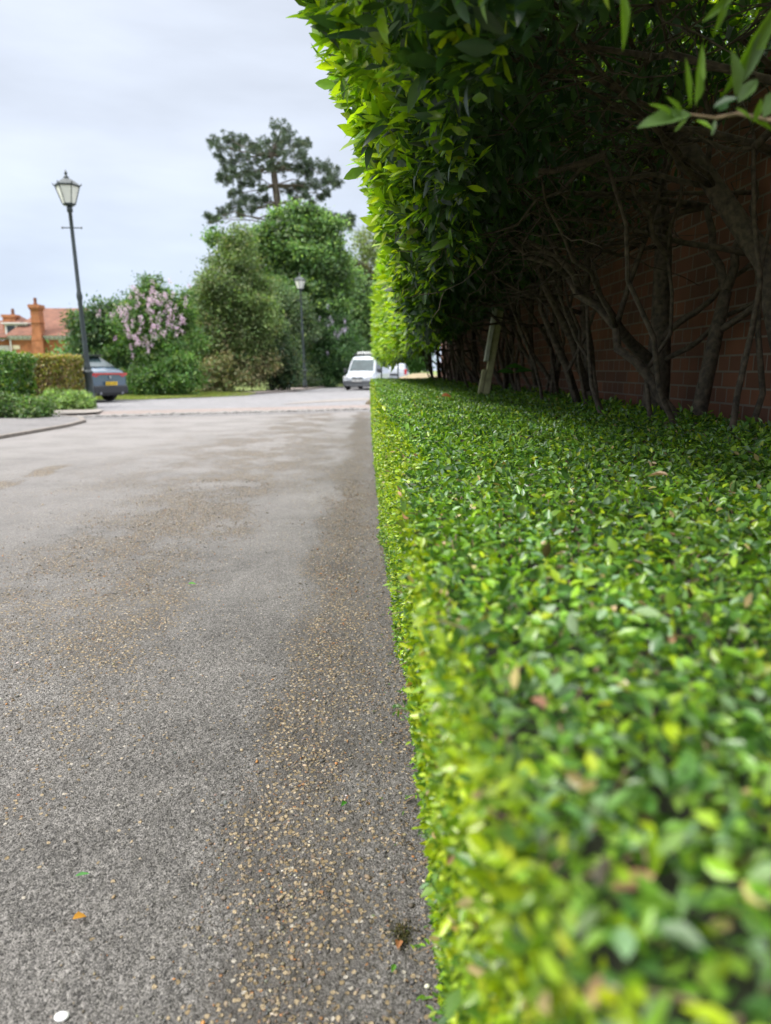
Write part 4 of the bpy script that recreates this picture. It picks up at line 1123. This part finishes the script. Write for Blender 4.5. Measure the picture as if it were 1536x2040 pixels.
# big conical tree, green above and bronzed below
ct = empty('conical_tree', tuple(gnd(450, 780)) , label='large dense conical tree, green above and rusty brown towards its foot', cat='tree')
Yc = 37
ct.location = (gnd(450, 780).x, Yc, 0)
bl = pb([(480, 474, 13, 22), (478, 500, 26, 26), (463, 530, 38, 36), (440, 540, 30, 35), (455, 585, 68, 52), (420, 610, 45, 45), (490, 610, 48, 50), (455, 650, 82, 52), (400, 650, 40, 45), (510, 655, 40, 45)], Yc)
crown(ct, bl, 84000, .13, [(.095, .145, .045), (.13, .185, .06), (.06, .10, .035), (.17, .18, .08)], [4, 3, 3, 1.2], clump=.42, seed=3)
bl2 = pb([(450, 715, 78, 50), (400, 735, 45, 45), (505, 725, 40, 48), (440, 755, 60, 28, -.8), (385, 690, 30, 40), (430, 680, 50, 40)], Yc)
crown(ct, bl2, 52000, .12, [(.18, .155, .08), (.12, .125, .06), (.22, .185, .11), (.08, .12, .045)], [3, 3, 2, 4], clump=.38, name='lower_crown', seed=4)
stems(ct, (ct.location.x, Yc, 0), [b__[0] for b__ in bl[:6]], .16)

shrub('dark_shrub', 'small dark shrub at the right foot of the conical tree', 'shrub',
      [(548, 700, 30, 45), (545, 745, 32, 32), (530, 690, 18, 35), (568, 735, 26, 40)], 38, 26000, .12, [(.03, .06, .025), (.05, .08, .03), (.02, .04, .02), (.09, .09, .035)], [4, 3, 3, 1], 548, .3)
shrub('greygreen_shrub', 'tall grey-green bushy shrub left of the distant street lamp', 'shrub',
      [(560, 620, 38, 42), (580, 660, 40, 50), (545, 590, 22, 28), (600, 640, 25, 45), (575, 710, 45, 55), (590, 745, 40, 35)], 44.5, 46000, .12, [(.07, .115, .055), (.095, .14, .065), (.045, .08, .04), (.13, .15, .06)], [4, 3, 3, 1], 575, .38)
_, _ = shrub('lilac_shrub', 'broad lilac bush with a few pale flowers between the distant lamp and the van', 'shrub',
      [(640, 650, 40, 42), (660, 700, 48, 50), (625, 710, 36, 50), (690, 690, 30, 50), (640, 745, 50, 32), (690, 735, 28, 35), (665, 665, 30, 40)], 47, 52000, .13, [(.045, .10, .035), (.07, .14, .045), (.03, .065, .028), (.10, .16, .05)], [4, 3, 3, 1], 655, .38)
lil2 = [o for o in bpy.data.objects if o.name.startswith('lilac_shrub')][1]
blossom(lil2, [(random.gauss(660, 26), random.gauss(655, 22), -2.2 + random.uniform(-.3, .3)) for _ in range(15)], 47, 26, .05, [(.50, .45, .60), (.62, .56, .68)], .07)

# tall maple behind
def bigtree(name, label, blobs_px, Y, n, size, pal, wts, base_px, r0, clump=.5, cat='tree', **k):
    b_ = gnd(base_px, 737 + 1.1 * F / Y); root = empty(name, (b_.x, Y, 0), label=label, cat=cat)
    bl = pb(blobs_px, Y)
    crown(root, bl, n, size, pal, wts, clump=clump, **k)
    fork = Vector((b_.x, Y, max(1.5, bl[0][0].z * .45)))
    mb = MB(); inv = Vector(root.location)
    ps = wander((b_.x, Y, 0), fork, 5, .015); mb.tube([tuple(p - inv) for p in ps], [r0 * (1.15 - .06 * j) for j in range(6)], 9)
    for c, _ in bl:
        ps = wander(fork, c, 7, .04); mb.tube([tuple(p - inv) for p in ps], [r0 * .6 * (1 - .8 * j / 7) for j in range(8)], 6)
    mb.build('trunk', M_BARK, root, smooth=True)
    return root
bigtree('maple_tree', 'tall bright green broadleaf tree rising in front of the pine', 
        [(585, 500, 55, 42), (535, 478, 34, 32), (645, 490, 36, 34), (572, 448, 30, 26), (560, 545, 60, 44), (640, 552, 55, 48), (508, 505, 34, 34), (600, 595, 75, 40), (672, 524, 20, 28), (428, 480, 18, 14), (658, 466, 20, 18), (612, 438, 22, 22), (590, 425, 14, 18), (520, 585, 50, 50), (560, 428, 10, 12), (645, 450, 18, 14), (590, 422, 8, 10), (556, 428, 8, 10), (640, 432, 10, 10), (664, 452, 8, 10)], 48, 100000, .21,
        [(.085, .155, .05), (.12, .20, .06), (.05, .10, .04), (.17, .25, .07)], [4, 3, 3, 1.5], 590, .25, .5, seed=5, clvar=.36, m=70, nl_=6)
bigtree('broadleaf_tree', 'mid green leafy tree right of the distant lamp, above the van',
        [(690, 600, 45, 42), (730, 630, 35, 45), (660, 590, 35, 30), (700, 650, 50, 45), (735, 680, 30, 45), (720, 590, 30, 25), (735, 720, 40, 30), (690, 560, 30, 25)], 55, 60000, .2,
        [(.08, .14, .05), (.11, .185, .06), (.05, .095, .04), (.15, .22, .07)], [4, 3, 3, 1], 705, .2, .5, seed=7, clvar=.34, m=60, nl_=6)
bigtree('brown_conifer', 'dark brownish conifer showing through the gap beside the tall laurel hedge',
        [(722, 560, 20, 30), (735, 590, 22, 25), (712, 590, 22, 30)], 62, 16000, .22, [(.05, .055, .025), (.08, .075, .03), (.035, .04, .02)], [1, 1, 1], 720, .15, .5)
bigtree('sparse_tree', 'thin open-crowned tree with sky showing through, right of the pine',
        [(745, 480, 38, 35), (725, 510, 30, 32), (765, 470, 28, 30), (750, 530, 35, 35), (775, 520, 25, 45), (715, 475, 18, 18)], 66, 5200, .22,
        [(.12, .16, .06), (.16, .19, .07), (.09, .12, .045)], [1, 1, 1], 762, .24, .75, m=9, shell=.25)
# scots pine
def pine():
    Y = 72; s = Y / F
    b_ = gnd(575, 737 + 1.1 * F / Y); root = empty('pine_tree', (b_.x, Y, 0), label='tall pine with bare leaning trunk and ragged dark flat crown', cat='tree')
    inv = -np.array(tuple(root.location)); iv = Vector(inv)
    tr = [(578, 760), (572, 600), (562, 480), (556, 430), (550, 380), (545, 340), (541, 310), (552, 280), (560, 262)]
    mb = MB(); mb.tube([tuple(at(x, y, Y) + iv) for x, y in tr], [.5, .46, .40, .36, .33, .28, .22, .12, .06], 10)
    puffs = [(425, 285, 12), (440, 295, 14), (455, 275, 12), (470, 290, 14), (480, 275, 10), (440, 315, 10), (450, 335, 12), (465, 325, 15), (485, 310, 18), (500, 290, 14), (515, 300, 16), (530, 285, 12),
             (550, 255, 14), (570, 262, 16), (560, 280, 20), (580, 285, 18), (595, 290, 12), (610, 285, 8), (545, 300, 16), (575, 310, 20), (600, 315, 16), (620, 330, 14), (560, 335, 18), (590, 340, 20), (615, 345, 20), (640, 335, 16), (655, 345, 14), (665, 355, 12), (670, 368, 9), (650, 365, 14), (630, 370, 14), (605, 370, 12),
             (440, 355, 9), (455, 362, 9), (435, 350, 6), (470, 350, 14), (490, 340, 16), (510, 330, 16), (480, 370, 14), (465, 385, 12), (495, 365, 12), (515, 355, 10), (490, 395, 12), (510, 400, 11), (480, 405, 12), (530, 395, 9), (500, 415, 9), (525, 375, 8), (535, 330, 14),
             (460, 415, 10), (445, 425, 10), (430, 435, 9), (415, 432, 7), (475, 425, 10), (420, 440, 6), (640, 395, 6), (650, 385, 8), (610, 390, 9), (590, 400, 9), (620, 405, 5), (575, 385, 9), (595, 375, 12),
             (640, 425, 8), (655, 430, 7), (670, 430, 7), (690, 435, 11), (702, 440, 10), (695, 450, 10), (680, 440, 8), (625, 425, 6)]
    L = Leaves()
    hubs = [at(541, 312, Y), at(545, 335, Y), at(549, 370, Y), at(553, 405, Y), at(556, 430, Y)]
    for (px, py, rp) in puffs:
        dy = random.uniform(-2.2, 2.2); c = at(px, py, Y + dy); rad = rp * s
        h = min(hubs, key=lambda q: (q - c).length + (3.0 if q.z > c.z + 1.2 else 0))
        ps = wander(h, c, 6, .05, .02); mb.tube([tuple(p + iv) for p in ps], [.085 - .011 * j for j in range(7)], 5)
        nt_ = int(6 + rp * 1.0)
        tc_ = np.array(tuple(c)) + norm(rnd(nt_)) * rad * rng.uniform(.2, 1.45, (nt_, 1)) * np.array([1, .9, .8])
        for t_ in tc_:
            k = 36; D = norm(rnd(k) + np.array([0, 0, .35]))
            L.add(np.tile(t_, (k, 1)) + D * .04 + inv, D, rnd(k), rng.uniform(.2, .38, k), .05, pick(k, [(.085, .125, .085), (.11, .15, .09), (.065, .095, .07), (.16, .16, .09)], [4, 3, 3, .6], .2) * random.uniform(.75, 1.2), T_LOW)
    mb.build('trunk', plain('pine_bark', (.125, .098, .078), .85, noise=.3, scale=2), root, smooth=True)
    L.build('crown', M_NEEDLE, root)
pine()
# distant tree line that closes gaps behind the bushes
for (nm, lb, blobs_, Y_, bp) in (
    ('background_tree', 'distant green tree behind the white van, low between the trunks', [(700, 700, 50, 35), (745, 690, 45, 45), (780, 700, 45, 45), (820, 705, 40, 35)], 70, 740),
    ('background_tree', 'distant green tree filling the gap behind the distant street lamp', [(560, 680, 60, 60), (610, 650, 60, 70), (650, 690, 60, 50)], 60, 600),
    ('background_tree', 'distant green trees low behind the lilac blossom', [(360, 680, 60, 60), (260, 700, 60, 40), (160, 715, 40, 22), (420, 690, 60, 60)], 52, 320)):
    bigtree(nm, lb, blobs_, Y_, 30000, .26, [(.04, .10, .022), (.06, .14, .03), (.03, .07, .02)], [1, 1, 1], bp, .2, .7)

# clipped hedges on the left
def boxhedge(name, label, x0, x1, y0, y1, h, n, size, pal, wts, rot=0, rough=.05, cat='hedge', open_=0):
    cx, cy = (x0 + x1) / 2, (y0 + y1) / 2; root = empty(name, (cx, cy, 0), label=label, cat=cat); root.rotation_euler = (0, 0, rot)
    a, b_ = (x1 - x0) / 2, (y1 - y0) / 2
    MB().box((0, 0, h * .47), (2 * a - .3, 2 * b_ - .3, h * .94)).build('hedge_shade_core', M_CORE, root)  # added solid core, its dark colour stands for shade between leaves
    areas = np.array([2 * a * h, 2 * a * h, 2 * b_ * h, 2 * b_ * h, 4 * a * b_]); fi = rng.choice(5, n, p=areas / areas.sum())
    u, v = rng.uniform(-1, 1, n), rng.uniform(-1, 1, n); P = np.zeros((n, 3)); Nn = np.zeros((n, 3))
    for k, (ax, sg) in enumerate(((1, -1), (1, 1), (0, -1), (0, 1))):
        m = fi == k
        if ax == 1: P[m] = np.stack([u[m] * a, np.full(m.sum(), sg * b_), (v[m] + 1) / 2 * h], 1); Nn[m] = (0, sg, .3)
        else: P[m] = np.stack([np.full(m.sum(), sg * a), u[m] * b_, (v[m] + 1) / 2 * h], 1); Nn[m] = (sg, 0, .3)
    m = fi == 4; P[m] = np.stack([u[m] * a, v[m] * b_, np.full(m.sum(), h)], 1); Nn[m] = (0, 0, 1)
    nn_ = norm(Nn); inw = np.abs(rng.normal(size=n)) * rough * 1.6
    P = P - nn_ * inw[:, None] + nn_ * (lump(P, 2.4, 1) * rough + lump(P, 6, 2) * rough * .7)[:, None]
    col = pick(n, pal, wts, .2) * 1.25 * (1 + .25 * lump(P, 3, 5))[:, None]
    l = size * rng.lognormal(0, .25, n)
    L = Leaves(); L.add(P, rnd(n) + nn_ * .4, rnd(n) * .6 + nn_ * .8, l, l * .5, col, T_LOW)
    L.build('foliage', M_PRIVET, root)
    tw = MB()
    for _ in range(int(30 + 60 * open_)):
        x = random.uniform(-a, a); z = random.uniform(0, h * .5); tw.tube(wander((x, -b_ + .1, z), (x + random.gauss(0, .25), -b_ - .01, min(h, z + random.uniform(.3, .7))), 4, .04), [.012, .01, .008, .006, .004], 4)
    tw.build('stems', M_TWIG, root, kind='stuff')
    return root
pA, pB = gnd(-120, 833), gnd(52, 828)
boxhedge('clipped_hedge', 'dense green clipped hedge at the left edge of the frame', -12.6, -8.2, 16.6, 18.0, 1.44, 50000, .075, [(.06, .13, .025), (.09, .17, .03), (.035, .085, .025), (.15, .19, .04)], [4, 3, 3, 1.5], rough=.08)
boxhedge('clipped_hedge', 'yellowish thin hedge with bare stems between the green hedge and lamp post', -11.4, -8.55, 20.9, 21.9, 1.50, 36000, .07, [(.24, .23, .045), (.17, .19, .045), (.30, .20, .10), (.13, .11, .06)], [3, 3, 2.4, 2], rough=.06, open_=1)
def lowbush(label, px0, px1, ytop, Y, n, pal, group):
    c0, c1 = at(px0, 760, Y), at(px1, 760, Y); root = empty('low_bush', ((c0.x + c1.x) / 2, Y, .05), label=label, cat='bush', group=group)
    ht = at(px0, ytop, Y).z; k = 4; bl = []
    for j in range(k):
        x = c0.x + (c1.x - c0.x) * (j + .5) / k; bl.append((Vector((x, Y, ht * .38)), ((c1.x - c0.x) / k * .8, .36, ht * .55 * random.uniform(.85, 1.1))))
    crown(root, bl, n, .065, pal, [4, 3, 2, 2], clump=.12, m=14, floor=.06); stems(root, ((c0.x + c1.x) / 2, Y, .05), [b__[0] for b__ in bl], .02)
lowbush('low pale green mound of leaves at the foot of the yellowish hedge', 88, 172, 786, 19.9, 15000, [(.12, .20, .05), (.17, .25, .07), (.09, .15, .05), (.26, .32, .15)], 'low bushes by the pavement')
lowbush('low dark leafy bush at the foot of the green hedge, left edge', -40, 78, 790, 16.5, 22000, [(.06, .12, .03), (.09, .16, .04), (.04, .08, .03), (.14, .17, .07)], 'low bushes by the pavement')

# ------------------------------------------------------------------ brick house far left
def house():
    Y = 60.0; s = Y / F
    xc = at(27, 690, Y).x; xr = at(158, 690, Y).x; ze = at(60, 676, Y).z; za = at(88, 614, Y + 4.5).z
    r = empty('brick_house', (xc, Y, 0), label='red brick house with hipped tile roof and tall chimneys behind the hedges', cat='house')
    W = xr - xc; D = 9.0
    MB().box((W / 2, D / 2, ze / 2), (W, D, ze)).build('wall', M_HBRICK, r)
    # left wing set back further, its front runs towards the left
    MB().box((-6.1, 3.5, ze / 2 - .02), (12, 4, ze - .04)).build('wing', M_HBRICK, r)
    o = .45; ax = at(88, 614, Y + 4.5).x - xc
    v = [(-o, -o, ze + .28), (W + o, -o, ze + .28), (W + o, D + o, ze + .28), (-o, D + o, ze + .28), (ax, D / 2, za), (W - ax, D / 2, za)]
    if W - ax < ax: v[5] = (ax + .3, D / 2, za)
    MB().add(v, [(0, 1, 5, 4), (1, 2, 5), (2, 3, 4, 5), (3, 0, 4), (3, 2, 1, 0)]).build('roof', M_TILE, r)
    zl = ze + .2; zr = at(12, 640, Y + 5).z
    vl = [(-14, .8, zl), (.9, .8, zl), (.9, 7, zl), (-14, 7, zl), (-14, 3.9, zr), (1.8, 3.9, zr)]
    wr = MB().add(vl, [(0, 1, 5, 4), (1, 2, 5), (2, 3, 4, 5), (3, 0, 4), (3, 2, 1, 0)]).build('wing_roof', M_TILE, r)
    # cornice with dentils
    cn = MB().box((W / 2, -.16, ze + .20), (W + .5, .34, .14)).box((W / 2, -.05, ze + .02), (W + .2, .12, .10)).box((-5.6, 1.3, ze + .1), (11.2, .2, .07))
    x = 0
    while x < W: cn.box((x, -.14, ze + .09), (.13, .2, .11)); x += .36
    cn.build('cornice', M_WHITE, r)
    ch = MB(); cx = at(76, 640, Y).x - xc; zt = at(70, 611, Y).z
    ch.box((cx, -.28, ze / 2), (.9, .5, ze)).box((cx, -.1, (ze + zt) / 2), (.66, .85, zt - ze)).box((cx, -.28, ze + .25), (.84, .55, .7), taper=.85)
    ch.box((cx, -.1, zt - 1.25), (.74, .95, .10)).box((cx, -.1, zt - .2), (.76, 1.02, .14)).box((cx, -.1, zt), (.86, 1.14, .26))
    co = ch.build('chimney', M_HBRICK, r)
    MB().lathe([(.14, 0), (.16, .1), (.12, .2), (.13, .55)], 10, (cx - .05, -.1, zt + .12)).build('chimney_pot', M_TILE, co)
    c2 = MB(); x2 = at(-3, 650, Y).x - xc; z2 = at(0, 626, Y).z
    c2.box((x2, 2.2, z2 / 2), (1.0, .8, z2)).box((x2, 2.2, z2), (1.16, .95, .22)); c2.build('chimney', M_HBRICK, r)
    MB().lathe([(.14, 0), (.12, .5)], 10, (x2 + .2, 2.2, z2 + .1)).build('chimney_pot', M_TILE, r)
    # dormer with small hipped roof
    d0, d1 = at(8, 660, Y + 1).x - xc, at(54, 660, Y + 1).x - xc; zd0, zd1 = at(10, 670, Y + 1).z, at(10, 645, Y + 1).z
    dm = MB().box(((d0 + d1) / 2, 2.2, (zd0 + zd1) / 2), (d1 - d0, 2.0, zd1 - zd0)).box(((d0 + d1) / 2, 2.1, zd1 + .05), (d1 - d0 + .3, 2.4, .10)).build('dormer', M_WHITE, r)
    wx = (d1 - d0)
    MB().box((d0 + wx * .26, 1.19, (zd0 + zd1) / 2 - .02), (wx * .34, .03, (zd1 - zd0) * .78)).build('window', M_GLASS, dm)
    MB().box((d0 + wx * .74, 1.19, (zd0 + zd1) / 2 - .02), (wx * .38, .03, (zd1 - zd0) * .78)).build('window', M_GLASS, dm)
    hx0, hx1 = at(6, 645, Y + 2).x - xc, at(46, 645, Y + 2).x - xc; hz_ = at(26, 627, Y + 3).z
    MB().add([(hx0, 1.6, zd1 + .14), (hx1, 1.6, zd1 + .14), (hx1, 4.6, zd1 + .14), (hx0, 4.6, zd1 + .14), ((hx0 + hx1) / 2, 3.1, hz_)], [(0, 1, 4), (1, 2, 4), (2, 3, 4), (3, 0, 4), (3, 2, 1, 0)]).build('dormer_roof', M_TILE, r)
    q = MB()
    for k in range(8): q.box((.22 + .08 * (k % 2), -.015, ze - .62 - k * .62), (.6 + .2 * (k % 2), .06, .32))
    q.build('quoin', M_CREAM, r, kind='stuff')
    MB().tube([(-.15, -.12, 0), (-.15, -.12, ze)], .06, 8).build('downpipe', M_WHITE, r)
    MB().box((-1.6, 1.47, ze - 1.1), (1.1, .08, 1.3)).build('window', M_WHITE, r)
house()

# sandy mound and thin stake beyond the end of the hedge
mb = MB(); p = at(840, 760, 24)
pr = [(1.9, 0), (1.5, .45), (1.1, .85), (.7, 1.12), (.3, 1.25), (.02, 1.28)]
mb.lathe([(a * 1.0, b_ * .78) for a, b_ in pr], 24)
md = mb.build('sand_heap', M_SAND, smooth=True, label='low tan heap of sand beyond the far end of the hedge', cat='heap'); md.location = (p.x, 24, 0)
for px, lb in ((793, 'thin dark stake in front of the second white vehicle, right one'), (760, 'thin dark stake at the right side of the white van')):
    p = at(px, 748, 17.6)
    MB().tube([(0, 0, 0), (0, 0, 1.35)], .018, 6).lathe([(.03, 1.33), (.03, 1.36), (.01, 1.38)], 6).build('stake', M_IRON, label=lb, cat='stake', group='thin stakes by the hedge end').location = (p.x, 17.6, 0)
